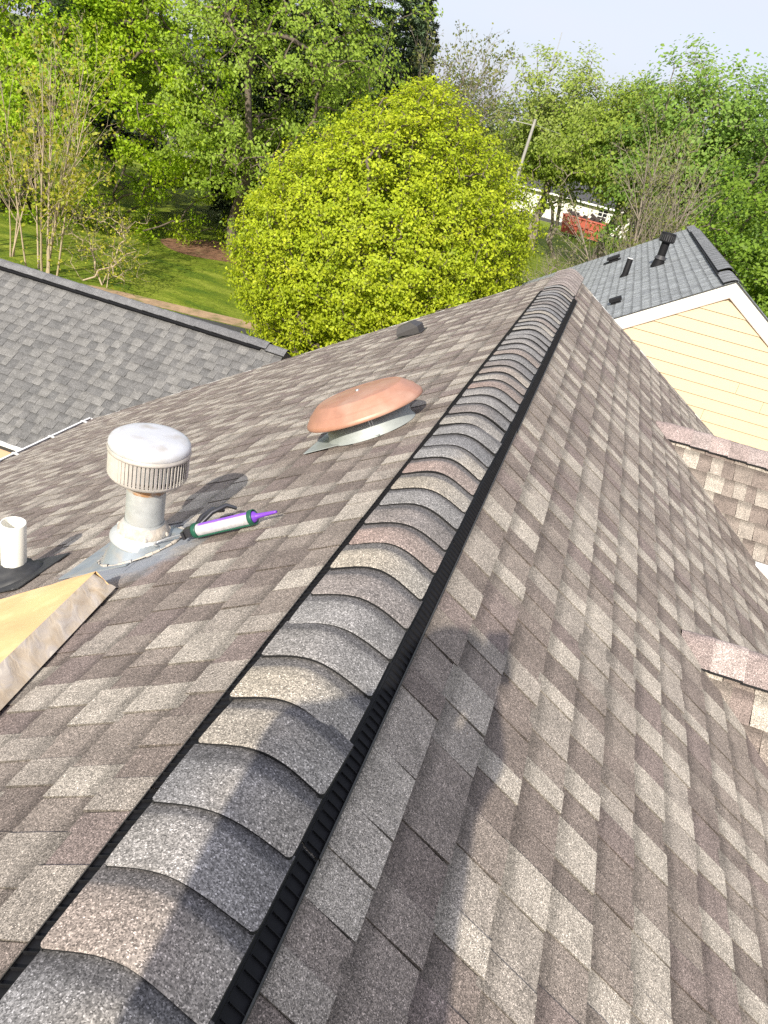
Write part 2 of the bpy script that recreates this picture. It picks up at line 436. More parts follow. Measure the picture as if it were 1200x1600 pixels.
# ------------------------------------------------------------------ our house
YA, YB = -6.0, 8.05
XE = 5.25
house = empty('shingled_house', (0, 0, 0), 'house under a brown laminated shingle roof with a long ridge of cap shingles running away', 'house')
def prism(b, poly, y0, y1, mi=0):
    n = len(poly)
    vs = [(x, y0, z) for x, z in poly] + [(x, y1, z) for x, z in poly]
    fs = [tuple(range(n)), tuple(range(2 * n - 1, n - 1, -1))] + [(i, i + n, (i + 1) % n + n, (i + 1) % n) for i in range(n)]
    b.add(vs, fs, mi)
b = MB(); ze = -T * XE
prism(b, [(0, -.004), (XE, ze - .004), (XE, ze - .10), (0, -.13), (-XE, ze - .10), (-XE, ze - .004)], YA, YB - .006)
b.build('roof_deck', M_DECK, house)
b = MB(); zw = -T * 4.85 - .12
prism(b, [(0, -.14), (4.85, zw), (4.85, G), (-4.85, G), (-4.85, zw)], YA + .25, YB - .25)
b.build('wall', M_PEACH, house)
# drip edge along the far rake
b = MB()
for sx in (-1, 1):
    b.add([(0, YB - .006, .004), (sx * XE, YB - .006, ze + .004), (sx * XE, YB - .006, ze - .11), (0, YB - .006, -.11),
           (0, YB + .012, .004), (sx * XE, YB + .012, ze + .004), (sx * XE, YB + .012, ze - .11), (0, YB + .012, -.11)],
          [(0, 1, 2, 3), (7, 6, 5, 4), (0, 4, 5, 1), (3, 2, 6, 7)])
b.build('rake_board', M_WHITE, house)

rng = np.random.default_rng(3)
nL, nR = (-T, 0, 1), (T, 0, 1)
left = field((0, YA, 0), (-1, 0, -T), nL, YB - YA + .01, SL * XE + .03, BROWN, rng, v0=.032)
right = field((0, YB + .01, 0), (1, 0, -T), nR, YB - YA + .01, SL * XE + .03, BROWN, rng, v0=.032)

# dormers: small gables on the right slope, each a part of the house
DT = .9; DSL = math.hypot(1, DT)
dormer_pieces = []
for dx, dy, dz in ((1.034, 6.12, -.648), (1.127, 3.184, -.706)):
    dor = empty('dormer', (0, 0, 0)); dor.parent = house
    half = .645; xe = dx + 1.75
    b = MB()
    zc = dz - .012
    vs = []
    for x in (dx - .25, xe):
        vs += [(x, dy, zc), (x, dy + half, zc - DT * half), (x, dy - half, zc - DT * half), (x, dy + half, zc - DT * half - .05), (x, dy - half, zc - DT * half - .05), (x, dy, zc - .07)]
    b.add(vs, [(0, 1, 7, 6), (0, 6, 8, 2), (1, 3, 9, 7), (2, 8, 10, 4), (3, 5, 11, 9), (5, 4, 10, 11), (6, 7, 9, 11, 10, 8)])
    b.build('dormer_deck', M_DECK, dor)
    b = MB(); xw = xe - .18; hw = half - .14
    zt = dz - DT * hw - .06
    b.add([(dx, dy - hw, zt), (xw, dy - hw, zt), (xw, dy + hw, zt), (dx, dy + hw, zt), (dx, dy - hw, -T * xw - .05), (xw, dy - hw, -T * xw - .05), (xw, dy + hw, -T * xw - .05), (dx, dy + hw, -T * xw - .05), (xw, dy, dz - .1)],
          [(0, 1, 5, 4), (3, 7, 6, 2), (1, 8, 2, 6, 5)])
    b.build('dormer_wall', M_PEACH, dor)
    b = MB()       # white eave boards on both sides
    for s in (-1, 1):
        b.box(((dx + xe) / 2 + .42, dy + s * (half + .045), zc - DT * half - .055), (xe - dx - .84 + .02, .088, .12))
        b.box((xe + .012, dy + s * half / 2, zc - DT * half / 2 - .065), (.024, DSL * half, .13), rot=Matrix.Rotation(-s * math.atan(DT), 4, 'X').to_3x3())
    b.build('fascia', M_WHITE, dor)
    below = lambda c: c[2] > -T * c[0] + .0
    for s in (-1, 1):
        v = (0, s, -DT); n = (0, s * DT, 1)
        u = np.cross(np.array(v) / DSL, np.array(n) / DSL)
        org = (dx - .2, dy, dz) if u[0] > 0 else (xe + .01, dy, dz)
        dormer_pieces += field(org, v, n, xe - dx + .21, DSL * half + .02, BROWN, rng, v0=.02, keep=lambda c: c[2] > -T * c[0] - .10)
    # cap shingles along the dormer ridge
    pink = [(.34, .275, .255), (.30, .25, .235), (.37, .31, .285), (.33, .265, .25)]
    k = 0; x = dx + .015
    while x < xe:
        b = MB(); L = min(.143, xe + .02 - x); hwid = .125; sink = -.012 if k == 0 else 0; tt = np.array(pink[rng.integers(4)]) * rng.uniform(.84, 1.14)
        vs = []; ts = []
        nxs = np.linspace(-hwid, hwid, 11)
        for xx, h in ((0, .004 + sink), (L + .002, .011 + sink * .3)):
            for q in nxs:
                zz = dz + .014 - DT * (math.sqrt(q * q + .025 ** 2) - .025) * .97 + h
                vs.append((x + xx, dy + q, zz)); ts.append(tuple(tt * (.93 if xx == 0 else 1)))
        b.add(vs, [(i, i + 11, i + 12, i + 1) for i in range(10)], 0, ts, True)
        lo = [(p[0], p[1], p[2] - .012) for p in vs]
        b.add([vs[i + 11] for i in range(11)] + [lo[i + 11] for i in range(11)], [(i, i + 11, i + 12, i + 1) for i in range(10)], 1)
        b.add([vs[0], vs[11], lo[11], lo[0]], [(0, 1, 2, 3)], 1); b.add([vs[10], vs[21], lo[21], lo[10]], [(3, 2, 1, 0)], 1)
        b.build('cap_shingle', [M_CAP, M_EDGE], dor)
        x += .143; k += 1

def hid(c, px, py):
    if abs(c[0]) < .17 and abs(c[1]) < 20: return True
    for dx, dy, dz in ((1.034, 6.12, -.648), (1.127, 3.184, -.706)):
        if c[0] > dx and abs(c[1] - dy) < (dz + T * c[0]) / DT and c[2] < -T * c[0] + .05: return True
    if c[0] < 0 and px < 170 and 900 < py < 1120 and c[0] < -.7 and py < 1122 - px * 1.07: return True
    return False
lay(left + right + dormer_pieces, house, 300, hid)

# ridge vent in sections with fins, and the cap shingles over it
VE = 6.99
def cap_z(x): return .000 - T * (math.sqrt(x * x + .075 ** 2) - .075) + (.05 * max(0, abs(x) - .10))
y = -1.55
while y < VE:
    y2 = min(y + 1.22, VE)
    off = rng.normal(0, .0012)
    b = MB(); f_ = MB()
    for s in (-1, 1):
        zr = lambda x: -T * abs(x)
        prof = [(.05, cap_z(.05) - .012), (.118, cap_z(.118) - .014), (.1335, cap_z(.131) - .017), (.1340, zr(.134) + .015), (.1650 + off, zr(.165) + .014), (.1655 + off, zr(.1655) + .020), (.1685 + off, zr(.1685) + .019), (.1685 + off, zr(.1685) - .001)]
        vs = [(s * x, yy, z) for yy in (y + .002, y2 - .002) for x, z in prof]; n = len(prof)
        b.add(vs, [(i, i + 1, i + 1 + n, i + n) for i in range(4)])
        b.add(vs, [(i, i + 1, i + 1 + n, i + n) for i in range(4, n - 1)], 1)
        yy = y + .012
        while yy < y2:
            f_.box((s * .1495, yy, zr(.1495) + .0165), (.030, .0018, .006), rot=Matrix.Rotation(s * math.atan(T), 4, 'Y').to_3x3())
            yy += .025
    v = b.build('ridge_vent', [M_BLACK, M_BLACKLIP], house)
    fo = f_.build('vent_fins', M_BLACK, v); fo['kind'] = 'stuff'
    y = y2

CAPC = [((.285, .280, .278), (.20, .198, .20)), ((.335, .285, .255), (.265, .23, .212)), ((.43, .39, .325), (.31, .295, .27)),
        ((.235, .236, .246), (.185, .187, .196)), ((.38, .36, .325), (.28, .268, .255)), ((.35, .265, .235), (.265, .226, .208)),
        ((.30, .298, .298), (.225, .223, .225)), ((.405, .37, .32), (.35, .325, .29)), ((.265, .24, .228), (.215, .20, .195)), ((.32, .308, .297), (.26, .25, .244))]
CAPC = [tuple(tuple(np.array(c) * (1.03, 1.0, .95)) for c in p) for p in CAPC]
def cap_mesh(ca, cb, r):
    HW = .131; NX = 17
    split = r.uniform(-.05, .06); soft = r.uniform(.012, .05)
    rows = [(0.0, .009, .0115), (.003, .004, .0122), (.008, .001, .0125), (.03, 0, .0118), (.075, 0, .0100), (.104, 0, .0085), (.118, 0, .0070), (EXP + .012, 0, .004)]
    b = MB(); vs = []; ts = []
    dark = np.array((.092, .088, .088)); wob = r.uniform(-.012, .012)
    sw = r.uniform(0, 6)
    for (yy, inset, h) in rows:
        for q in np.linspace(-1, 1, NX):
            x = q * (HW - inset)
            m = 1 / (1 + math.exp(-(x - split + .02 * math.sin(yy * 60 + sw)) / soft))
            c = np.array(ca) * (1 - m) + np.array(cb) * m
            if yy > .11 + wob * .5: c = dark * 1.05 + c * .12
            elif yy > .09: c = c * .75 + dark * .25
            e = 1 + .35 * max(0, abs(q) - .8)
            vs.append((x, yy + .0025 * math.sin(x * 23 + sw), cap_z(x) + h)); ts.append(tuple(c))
    fs = [(j * NX + i, j * NX + i + 1, (j + 1) * NX + i + 1, (j + 1) * NX + i) for j in range(len(rows) - 1) for i in range(NX - 1)]
    b.add(vs, fs, 0, ts, True)
    # butt edge and both side edges, thick dark asphalt
    per = [i for i in range(NX)]
    top = [vs[i] for i in per]; lo = [(p[0], p[1] + .003, p[2] - .0085) for p in top]
    b.add(top + lo, [(i, i + NX, i + NX + 1, i + 1) for i in range(NX - 1)], 1)
    for side in (0, NX - 1):
        e = [vs[j * NX + side] for j in range(len(rows))]; le = [(p[0], p[1], p[2] - .013) for p in e]; k = len(e)
        b.add(e + le, [((i, i + 1, i + 1 + k, i + k) if side == 0 else (i, i + k, i + 1 + k, i + 1)) for i in range(k - 1)], 1)
    return b.mesh('cap_shingle', [M_CAP, M_EDGE])
rc = np.random.default_rng(9)
capmeshes = []
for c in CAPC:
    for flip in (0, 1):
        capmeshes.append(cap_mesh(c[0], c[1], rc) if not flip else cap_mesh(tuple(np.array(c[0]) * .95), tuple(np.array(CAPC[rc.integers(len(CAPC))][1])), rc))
yc = .687 - .143 * 15; last = -1
seq = {0: 9, 1: 8, 2: 10, 3: 6, 4: 12, 5: 4, 6: 10, 7: 16, 8: 0, 9: 2, 10: 6, 11: 8}
i = 0
while yc < VE - .08:
    k = int(rc.integers(len(capmeshes)))
    if k // 2 == last: k = (k + 5) % len(capmeshes)
    last = k // 2
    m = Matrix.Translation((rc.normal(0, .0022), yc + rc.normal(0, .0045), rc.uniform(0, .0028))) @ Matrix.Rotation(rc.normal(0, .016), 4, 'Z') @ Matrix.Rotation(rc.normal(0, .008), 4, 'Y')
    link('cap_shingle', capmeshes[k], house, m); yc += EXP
# plain hip caps from the end of the vent to the far rake
def plain_cap(col):
    b = MB(); NX = 13; vs = []; ts = []
    for yy, h in ((0, .0035), (.10, .0025), (EXP + .01, .001)):
        for x in np.linspace(-.135, .135, NX):
            vs.append((x, yy, .012 - T * (math.sqrt(x * x + .05 ** 2) - .05) + h)); ts.append(tuple(np.array(col) * (1 if yy < .12 else .94)))
    b.add(vs, [(j * NX + i, j * NX + i + 1, (j + 1) * NX + i + 1, (j + 1) * NX + i) for j in range(2) for i in range(NX - 1)], 0, ts, True)
    b.add(vs[:NX] + [(p[0], p[1], p[2] - .003) for p in vs[:NX]], [(i, i + NX, i + NX + 1, i + 1) for i in range(NX - 1)], 1, (.1, .09, .085))
    for sd in (0, NX - 1):
        e = [vs[j * NX + sd] for j in range(3)]; le = [(p[0], p[1], p[2] - .018) for p in e]
        b.add(e + le, [(i, i + 1, i + 4, i + 3) for i in range(2)], 0, (.2, .17, .16))
    return b.mesh('cap_shingle', [M_CAP, M_EDGE])
pc = [plain_cap(c) for c in ((.32, .27, .24), (.345, .295, .265), (.30, .25, .225))]
k = 0
while yc < YB - .02:
    link('cap_shingle', pc[k % 3], house, Matrix.Translation((0, yc, 0))); yc += .143; k += 1

# eave gutter with hangers on the left edge
b = MB(); gx = -XE - .012; gz = ze - .015
prof = [(0, 0), (0, -.06), (-.02, -.08), (-.05, -.08), (-.065, -.05), (-.075, -.02), (-.075, .006), (-.050, .006)]
vs = [(gx + x, yy, gz + z) for yy in (YA, YB + .01) for x, z in prof]; n = len(prof)
b.add(vs, [(i, i + 1, i + 1 + n, i + n) for i in range(n - 1)] + [tuple(range(n))[::-1], tuple(range(n, 2 * n))])
gut = b.build('gutter', M_GUTTER, house)
yy = YB - .15
while yy > 4:
    h = MB(); h.box((gx - .036, yy, gz + .010), (.085, .030, .006)); h.build('hanger', M_GUTTER, gut); yy -= .62

# ------------------------------------------------------------------ neighbour with gray roof on the left
LZ, LYR, LXE = -2.35, 10.13, -3.60
gray = empty('gray_roofed_house', (0, 0, 0), 'low house with gray shingle roof below and beyond the left edge of the brown roof', 'house')
lv = (0, -1, -T); ln = (0, -T, 1); lrun = 2.42
def gray_keep(c): return c[0] < (-5.58 if c[1] < 8.35 else LXE + .02)
b = MB()
for sgn in (-1, 1):
    y0, y1 = LYR, LYR + sgn * lrun
    xr = -5.55 if sgn < 0 else LXE
    poly = [(-22, y0), (-22, y1), (xr, y1)] + ([(xr, 8.35), (LXE, 8.35)] if sgn < 0 else []) + [(LXE, y0)]
    zt = [LZ - T * abs(y - LYR) - .004 for _, y in poly]
    n = len(poly)
    vs = [(x, y, z) for (x, y), z in zip(poly, zt)] + [(x, y, z - .12) for (x, y), z in zip(poly, zt)]
    b.add(vs, [tuple(range(n)), tuple(range(2 * n - 1, n - 1, -1))] + [(i, i + n, (i + 1) % n + n, (i + 1) % n) for i in range(n)])
b.build('roof_deck', M_DECK, gray)
u = np.cross(np.array(lv) / SL, np.array(ln) / SL)      # +x or -x
org = (-22, LYR, LZ) if u[0] > 0 else (LXE, LYR, LZ)
gp = field(org, lv, ln, 22 + LXE, SL * lrun + .02, GRAYP, rng, v0=.02, keep=gray_keep, wmin=.085, wmax=.165, alt=.96)
gb = field((LXE, LYR, LZ) if u[0] > 0 else (-22, LYR, LZ), (0, 1, -T), (0, T, 1), 22 + LXE, SL * lrun + .02, GRAYP, rng, v0=.02, wmin=.15, wmax=.4)
lay(gp + gb, gray, 300, lambda c, px, py: (px > 130 and py > 640 - (px - 130) * .30 + 15) or c[1] > LYR - .05 or py > 700)
zle = LZ - T * lrun
b = MB(); b.add([(-21.8, LYR - lrun + .12, zle - .10), (-5.7, LYR - lrun + .12, zle - .10), (-5.7, LYR - lrun + .12, G), (-21.8, LYR - lrun + .12, G),
                 (-21.8, LYR + lrun - .2, zle - .1), (-5.7, LYR + lrun - .2, zle - .1), (-5.7, LYR + lrun - .2, G), (-21.8, LYR + lrun - .2, G)],
                [(0, 1, 2, 3), (4, 7, 6, 5), (1, 5, 6, 2), (0, 3, 7, 4)])
b.build('wall', M_PEACH, gray)
b = MB(); b.box((-13.8, LYR - lrun - .012, zle - .03), (16.5, .022, .06)); b.build('fascia', M_WHITE, gray)
# ridge vent strip and cap shingles
b = MB()
b.box((-13.2, LYR - .128, LZ - T * .128 + .024), (18.5, .03, .05), rot=Matrix.Rotation(math.atan(T), 4, 'X').to_3x3())
b.box((-13.2, LYR + .128, LZ - T * .128 + .024), (18.5, .03, .05), rot=Matrix.Rotation(-math.atan(T), 4, 'X').to_3x3())
b.build('ridge_vent', M_BLACK, gray)
def low_cap(col, lift):
    b = MB(); NX = 9; vs = []
    for xx, h in ((0, .010), (.30, .004)):
        for q in np.linspace(-.135, .135, NX): vs.append((xx, q, lift + .01 - T * (math.sqrt(q * q + .0016) - .04) + h))
    b.add(vs, [(i, i + NX, i + NX + 1, i + 1) for i in range(NX - 1)], 0, col, True)
    lo = [(p[0], p[1], p[2] - .012) for p in vs]
    b.add([vs[0], vs[NX], lo[NX], lo[0]], [(0, 1, 2, 3)], 1); b.add([vs[NX - 1], vs[-1], lo[-1], lo[NX - 1]], [(3, 2, 1, 0)], 1)
    b.add(vs[NX:] + lo[NX:], [(i, i + NX, i + NX + 1, i + 1) for i in range(NX - 1)], 1)
    return b.mesh('cap_shingle', [M_GRAY, M_EDGE])
cg = [[low_cap(c, l) for c in ((.165, .165, .166), (.14, .14, .143), (.152, .152, .154))] for l in (.035, .004)]
x = LXE - .28; k = 0
while x > -16:
    link('cap_shingle', cg[0 if x < -3.95 else 1][int(rng.integers(3))], gray, Matrix.Translation((x, LYR, LZ + rng.uniform(0, .004)))); x -= .285; k += 1

# ------------------------------------------------------------------ neighbour with cream gable on the right
RX, RY, RZ, RT = 2.105, 12.3, -.123, .65
RSL = math.hypot(1, RT); RE = 4.6; RYB = 22.75
cream = empty('cream_gabled_house', (0, 0, 0), 'house with cream lap siding gable and slate gray shingle roof on the right', 'house')
b = MB()
prism(b, [(RX, RZ - .006), (RX + RE, RZ - RT * RE - .006), (RX + RE, RZ - RT * RE - .1), (RX, RZ - .12), (RX - RE, RZ - RT * RE - .1), (RX - RE, RZ - RT * RE - .006)], RY + .004, RYB)
b.build('roof_deck', M_DECK, cream)
sl_l = field((RX, RY - .02, RZ), (-1, 0, -RT), (-RT, 0, 1), RYB - RY + .02, RSL * RE, SLATE, rng, v0=.02, wmin=.10, wmax=.28)
sl_r = field((RX, RYB, RZ), (1, 0, -RT), (RT, 0, 1), RYB - RY + .02, RSL * RE, SLATE, rng, v0=.02, wmin=.10, wmax=.28)
lay(sl_l + sl_r, cream, 300, lambda c, px, py: c[0] > RX - .16 or py > 535 or (px < 985 and py > 420 + (px - 915) * 1.15))
# lap siding boards
E_ = .176; z = RZ - .225 + .02
wally = RY + .05
row = 0
lap = 0
zt = RZ - .30
while zt > G:
    zb = zt - E_
    def halfw(zz): return max(0, (RZ - .20 - zz) / RT)
    w1, w0 = min(halfw(zt), RE - .25), min(halfw(zb), RE - .25)
    segs = [(-w0, w0, -w1, w1)]
    if row in (6, 9, 12): 
        c = {6: .62, 9: .30, 12: -.4}[row]; segs = [(-w0, c - .002, -w1, c - .002), (c + .003, w0, c + .003, w1)]
    elif row in (7,):
        c = 1.05; segs = [(-w0, c - .002, -w1, c - .002), (c + .002, w0, c + .002, w1)]
    for a0, a1, c0, c1 in segs:
        b = MB()
        b.add([(RX + a0, wally - .022, zb + .004), (RX + a1, wally - .022, zb + .004), (RX + c1, wally - .004, zt + .004), (RX + c0, wally - .004, zt + .004),
               (RX + a0, wally + .01, zb), (RX + a1, wally + .01, zb), (RX + c1, wally + .01, zt + .004), (RX + c0, wally + .01, zt + .004)],
              [(0, 1, 2, 3), (0, 4, 5, 1), (1, 5, 6, 2), (0, 3, 7, 4)])
        b.build('siding_board', M_CREAM, cream)
    zt = zb; row += 1
b = MB(); prism(b, [(RX, RZ - .15), (RX + RE - .2, RZ - RT * (RE - .2) - .15), (RX + RE - .2, G), (RX - RE + .2, G), (RX - RE + .2, RZ - RT * (RE - .2) - .15)], wally + .012, RYB - .2)
b.build('wall', M_CREAM, cream)
for s in (-1, 1):
    b = MB()
    x0, x1 = 0.0, RE
    th = .222
    def bar(bb, ztop, zbot, y0, y1, mi=0):
        vs = [(RX + s * xx, yy, RZ - RT * xx - dz) for yy in (y0, y1) for xx, dz in ((x0, ztop), (x1, ztop), (x1, zbot), (x0, zbot))]
        bb.add(vs, [(0, 1, 2, 3), (7, 6, 5, 4), (0, 4, 5, 1), (3, 2, 6, 7), (1, 5, 6, 2)], mi)
    bar(b, .010, th, RY, RY + .026); bar(b, .010, .014, RY - .012, RY)
    rb = b.build('rake_board', M_WHITE, cream)
    t_ = MB(); bar(t_, th + .001, th + .018, RY + .006, RY + .045); t_.build('trim_strip', M_JTRIM, rb)
    d_ = MB(); bar(d_, -.003, .009, RY - .024, RY - .002); d_.build('drip_edge', M_BLACKLIP, rb)
b = MB(); b.box((RX - .150, 17.2, RZ - RT * .150 + .028), (.03, 7.9, .055), rot=Matrix.Rotation(-math.atan(RT), 4, 'Y').to_3x3())
b.box((RX + .150, 17.2, RZ - RT * .150 + .028), (.03, 7.9, .055), rot=Matrix.Rotation(math.atan(RT), 4, 'Y').to_3x3())
b.build('ridge_vent', M_BLACK, cream)
def ycap(col, lift):
    b = MB(); NX = 11; vs = []
    for yy, h in ((0, .008), (.29, .004)):
        for q in np.linspace(-.165, .165, NX): vs.append((q, yy, lift + .012 - RT * (math.sqrt(q * q + .0025) - .05) + h))
    b.add(vs, [(i, i + 1, i + NX + 1, i + NX) for i in range(NX - 1)], 0, col, True)
    lo = [(p[0], p[1], p[2] - .012) for p in vs]
    b.add(vs[:NX] + lo[:NX], [(i, i + NX, i + NX + 1, i + 1) for i in range(NX - 1)], 1)
    for sd in (0, NX - 1): b.add([vs[sd], vs[sd + NX], lo[sd + NX], lo[sd]], [(0, 1, 2, 3)], 1)
    return b.mesh('cap_shingle', [M_GRAY, M_EDGE])
sc_ = [[ycap(c, l) for c in ((.20, .207, .212), (.22, .227, .232), (.18, .187, .19))] for l in (.045, .004)]
yy = RY - .02
while yy < RYB:
    up = 13.2 < yy < 21.2
    link('cap_shingle', sc_[0 if up else 1][int(rng.integers(3))], cream, Matrix.Translation((RX, yy, RZ))); yy += .28

# ------------------------------------------------------------------ roof fixtures
def roofz(x): return -T * abs(x) + .008
# tall galvanized flue cap
fx, fy = -1.054, 2.31; fz = roofz(fx)
flue = empty('flue_vent', (fx, fy, fz), 'tall galvanized flue pipe with ribbed louvered round cap and rusty collar on the brown roof', 'flue vent')
b = MB()      # cone flashing cut by the slope
nseg = 40; vs = []; ts = []
for k in range(nseg):
    a = 2 * math.pi * k / nseg; r = .155; x, y_ = r * math.cos(a), r * math.sin(a)
    vs.append((x, y_, T * x + .004))
for k in range(nseg):
    a = 2 * math.pi * k / nseg; vs.append((.098 * math.cos(a), .098 * math.sin(a), .075))
b.add(vs, [(k, (k + 1) % nseg, (k + 1) % nseg + nseg, k + nseg) for k in range(nseg)], 0, (1, 1, 1), True)
b.build('cone_flashing', M_GALVD, flue)
b = MB()
rotR = Matrix.Rotation(-math.atan(T), 4, 'Y').to_3x3()
b.box((-.10, .0, T * -.10 + .003), (.34, .36, .004), rot=rotR)
b.build('flashing_sheet', M_GALVD, flue)
b = MB()
for k in range(40):
    a0 = 2 * math.pi * k / 40; a1 = 2 * math.pi * (k + 1) / 40
    r = .157; w = .005 + .003 * math.sin(k * 1.7)
    b.tube([(r * math.cos(a), r * math.sin(a), T * r * math.cos(a) + .005) for a in (a0, a1)], w, 5, cap=False)
b.build('sealant_bead', M_MASTIC, flue)
b = MB(); b.lathe([(.073, .04), (.073, .318)], 32); b.build('pipe', M_GALV, flue)
b = MB(); b.lathe([(.0745, .268), (.075, .312), (.0735, .322)], 32); b.build('rust_band', M_RUST, flue)
b = MB(); b.lathe([(.123, .046), (.126, .050), (.126, .056), (.114, .066), (.092, .090), (.080, .112), (.0745, .135)], 36)
b.lathe([(.118, .048), (.09, .075), (.074, .09)], 36)
col = b.build('storm_collar', M_GALV, flue)
b = MB(); b.lathe([(.097, .086), (.0985, .091), (.090, .106), (.082, .118), (.0745, .128)], 36)
for k in range(9):
    a = rng.uniform(0, 6.28); b.lathe([(0, .012), (.008, .008), (.012, 0)], 8, mat=Matrix.Translation((.092 * math.cos(a), .092 * math.sin(a), .090)))
b.build('sealant_bead', M_MASTIC, col)
b = MB(); b.lathe([(.06, .316), (.10, .316), (.136, .322), (.1445, .334), (.1445, .338)], 48); b.lathe([(.1445, .428), (.1500, .430), (.1510, .437), (.1480, .446)], 48); b.build('cap_rim', M_LOUVER, flue)
nr = 60
ribs = MB()
for k in range(nr):
    a = 2 * math.pi * k / nr
    rr = Matrix.Rotation(a, 3, 'Z')
    tw = rr @ Matrix.Rotation(.5, 3, 'Z')
    c = rr @ Vector((.1425, 0, .383))
    ribs.box(c, (.0022, .0105, .095), rot=tw)
    me_ = None
ribs_list = []
rb = MB(); rb.box((0, 0, 0), (.0024, .0105, .094)); rbm = rb.mesh('louver_slat', [M_LOUVER])
for k in range(nr):
    a = 2 * math.pi * k / nr
    link('louver_slat', rbm, flue, Matrix.Translation((.1430 * math.cos(a), .1430 * math.sin(a), .383)) @ Matrix.Rotation(a + .45, 4, 'Z'))
b = MB(); b.lathe([(.112, .34), (.112, .43)], 32); b.build('inner_sleeve', M_GALVD, flue)
b = MB(); b.lathe([(.1470, .446), (.1480, .452), (.1470, .462), (.141, .472), (.128, .480), (.105, .485), (.06, .488), (.0, .489)], 48)
b.build('cap_top', M_CAPTOP, flue)

# white pvc stack with rubber boot
px_, py_ = -1.627, 2.278; pz_ = roofz(px_)
pvc = empty('vent_stack', (px_, py_, pz_), 'short white pvc pipe in a black rubber boot at the left edge of the roof', 'vent pipe')
b = MB(); b.lathe([(.0500, -.02), (.0500, .272), (.0490, .275), (.0445, .275), (.0440, .270), (.0440, .12), (.0, .12)], 32); b.build('pipe', M_PVC, pvc)
mt = Matrix.Rotation(-math.atan(T), 4, 'Y')
b = MB(); b.lathe([(.128, .000), (.126, .014), (.112, .024), (.098, .030), (.094, .044), (.080, .054), (.074, .062), (.058, .072), (.053, .080)], 36, mat=mt)
b.build('boot', M_RUBBER, pvc)
b = MB(); b.box((0, 0, .006), (.36, .32, .005), rot=mt.to_3x3()); b.build('flashing_sheet', M_RUBBER, pvc)

# copper coloured attic fan
cx, cy = -.50, 3.37
n3 = Vector((-T, 0, 1)).normalized(); ufan = Vector((-1, 0, -T)).normalized()
def roof_frame(x, y, side=-1, ang=0.0, lift=.008):
    n = Vector((side * T, 0, 1)).normalized(); e1 = Vector((1, 0, -side * T)).normalized(); e2 = n.cross(e1)
    m = Matrix(((e1.x, e2.x, n.x, x), (e1.y, e2.y, n.y, y), (e1.z, e2.z, n.z, -T * abs(x)), (0, 0, 0, 1)))
    return Matrix.Translation(n * lift) @ m @ Matrix.Rotation(ang, 4, 'Z')
fm = roof_frame(cx, cy)
fan = empty('attic_fan', (0, 0, 0), 'faded copper coloured round dome fan vent on a gray base near the ridge', 'roof fan')
fan.matrix_basis = fm
b = MB(); b.lathe([(.288, .094), (.291, .098), (.2905, .106), (.287, .114)], 64)
b.lathe([(.287, .114), (.262, .142), (.237, .164), (.216, .180)], 64)
b.lathe([(.216, .180), (.207, .1845), (.200, .1825)], 64)
b.lathe([(.200, .1825), (.17, .187), (.12, .192), (.05, .1955), (0, .1960)], 64)
b.lathe([(.288, .098), (.280, .104), (.262, .146), (.0, .17)], 64)
dome = b.build('dome', M_COPPER, fan)
for q in ((0, 0),):
    b = MB(); b.lathe([(.010, .195), (.010, .200), (.006, .203), (0, .203)], 12, mat=Matrix.Translation((0.0, -.015, 0))); b.build('screw', M_ZINC, fan)
b = MB(); b.lathe([(.222, .0), (.214, .012), (.206, .030), (.204, .085), (.198, .085)], 56); b.build('base', M_FANBASE, fan)
b = MB(); b.lathe([(.200, .080), (.18, .10), (.17, .14)], 40); b.build('screen', M_BLACK, fan)
b = MB()
for a in (-1.15, .4, 1.95, 3.5):
    for da in (-.03, .03):
        b.box((.2065 * math.cos(a + da), .2065 * math.sin(a + da), .052), (.004, .006, .075), rot=Matrix.Rotation(a + da, 3, 'Z'))
b.build('seam', M_GALV, fan)
b = MB()
for a in (0, math.pi / 2, math.pi, 4.71): b.box((.235 * math.cos(a + .4), .235 * math.sin(a + .4), .115), (.09, .014, .004), rot=Matrix.Rotation(a + .4, 3, 'Z'))
b.build('bracket', M_STEEL, fan)
b = MB(); b.box((-.09, -.0, .0055), (.40, .40, .003)); b.build('flashing_sheet', M_FANBASE, fan)

# small dark box vent further along
bm_ = roof_frame(-1.14, 6.75, ang=0)
bx = empty('box_vent', (0, 0, 0), 'small dark slant-back box vent far along the left slope', 'roof vent'); bx.matrix_basis = bm_
b = MB()
hx, hy = .105, .095
b.add([(-hx, -hy, .040), (hx, -hy, .060), (hx, hy, .060), (-hx, hy, .040), (-hx + .02, -hy + .01, .095), (hx - .06, -hy + .02, .108), (hx - .06, hy - .02, .108), (-hx + .02, hy - .01, .095), (-hx, -hy, .02), (hx, -hy, .0), (hx, hy, .0), (-hx, hy, .02)],
      [(4, 5, 6, 7), (0, 1, 5, 4), (1, 2, 6, 5), (2, 3, 7, 6), (3, 0, 4, 7), (8, 9, 1, 0), (9, 10, 2, 1), (10, 11, 3, 2), (11, 8, 0, 3)])
b.build('hood', M_VENTBLK, bx)
b = MB(); b.box((0, 0, .004), (.26, .24, .004)); b.build('flange', M_VENTBLK, bx)

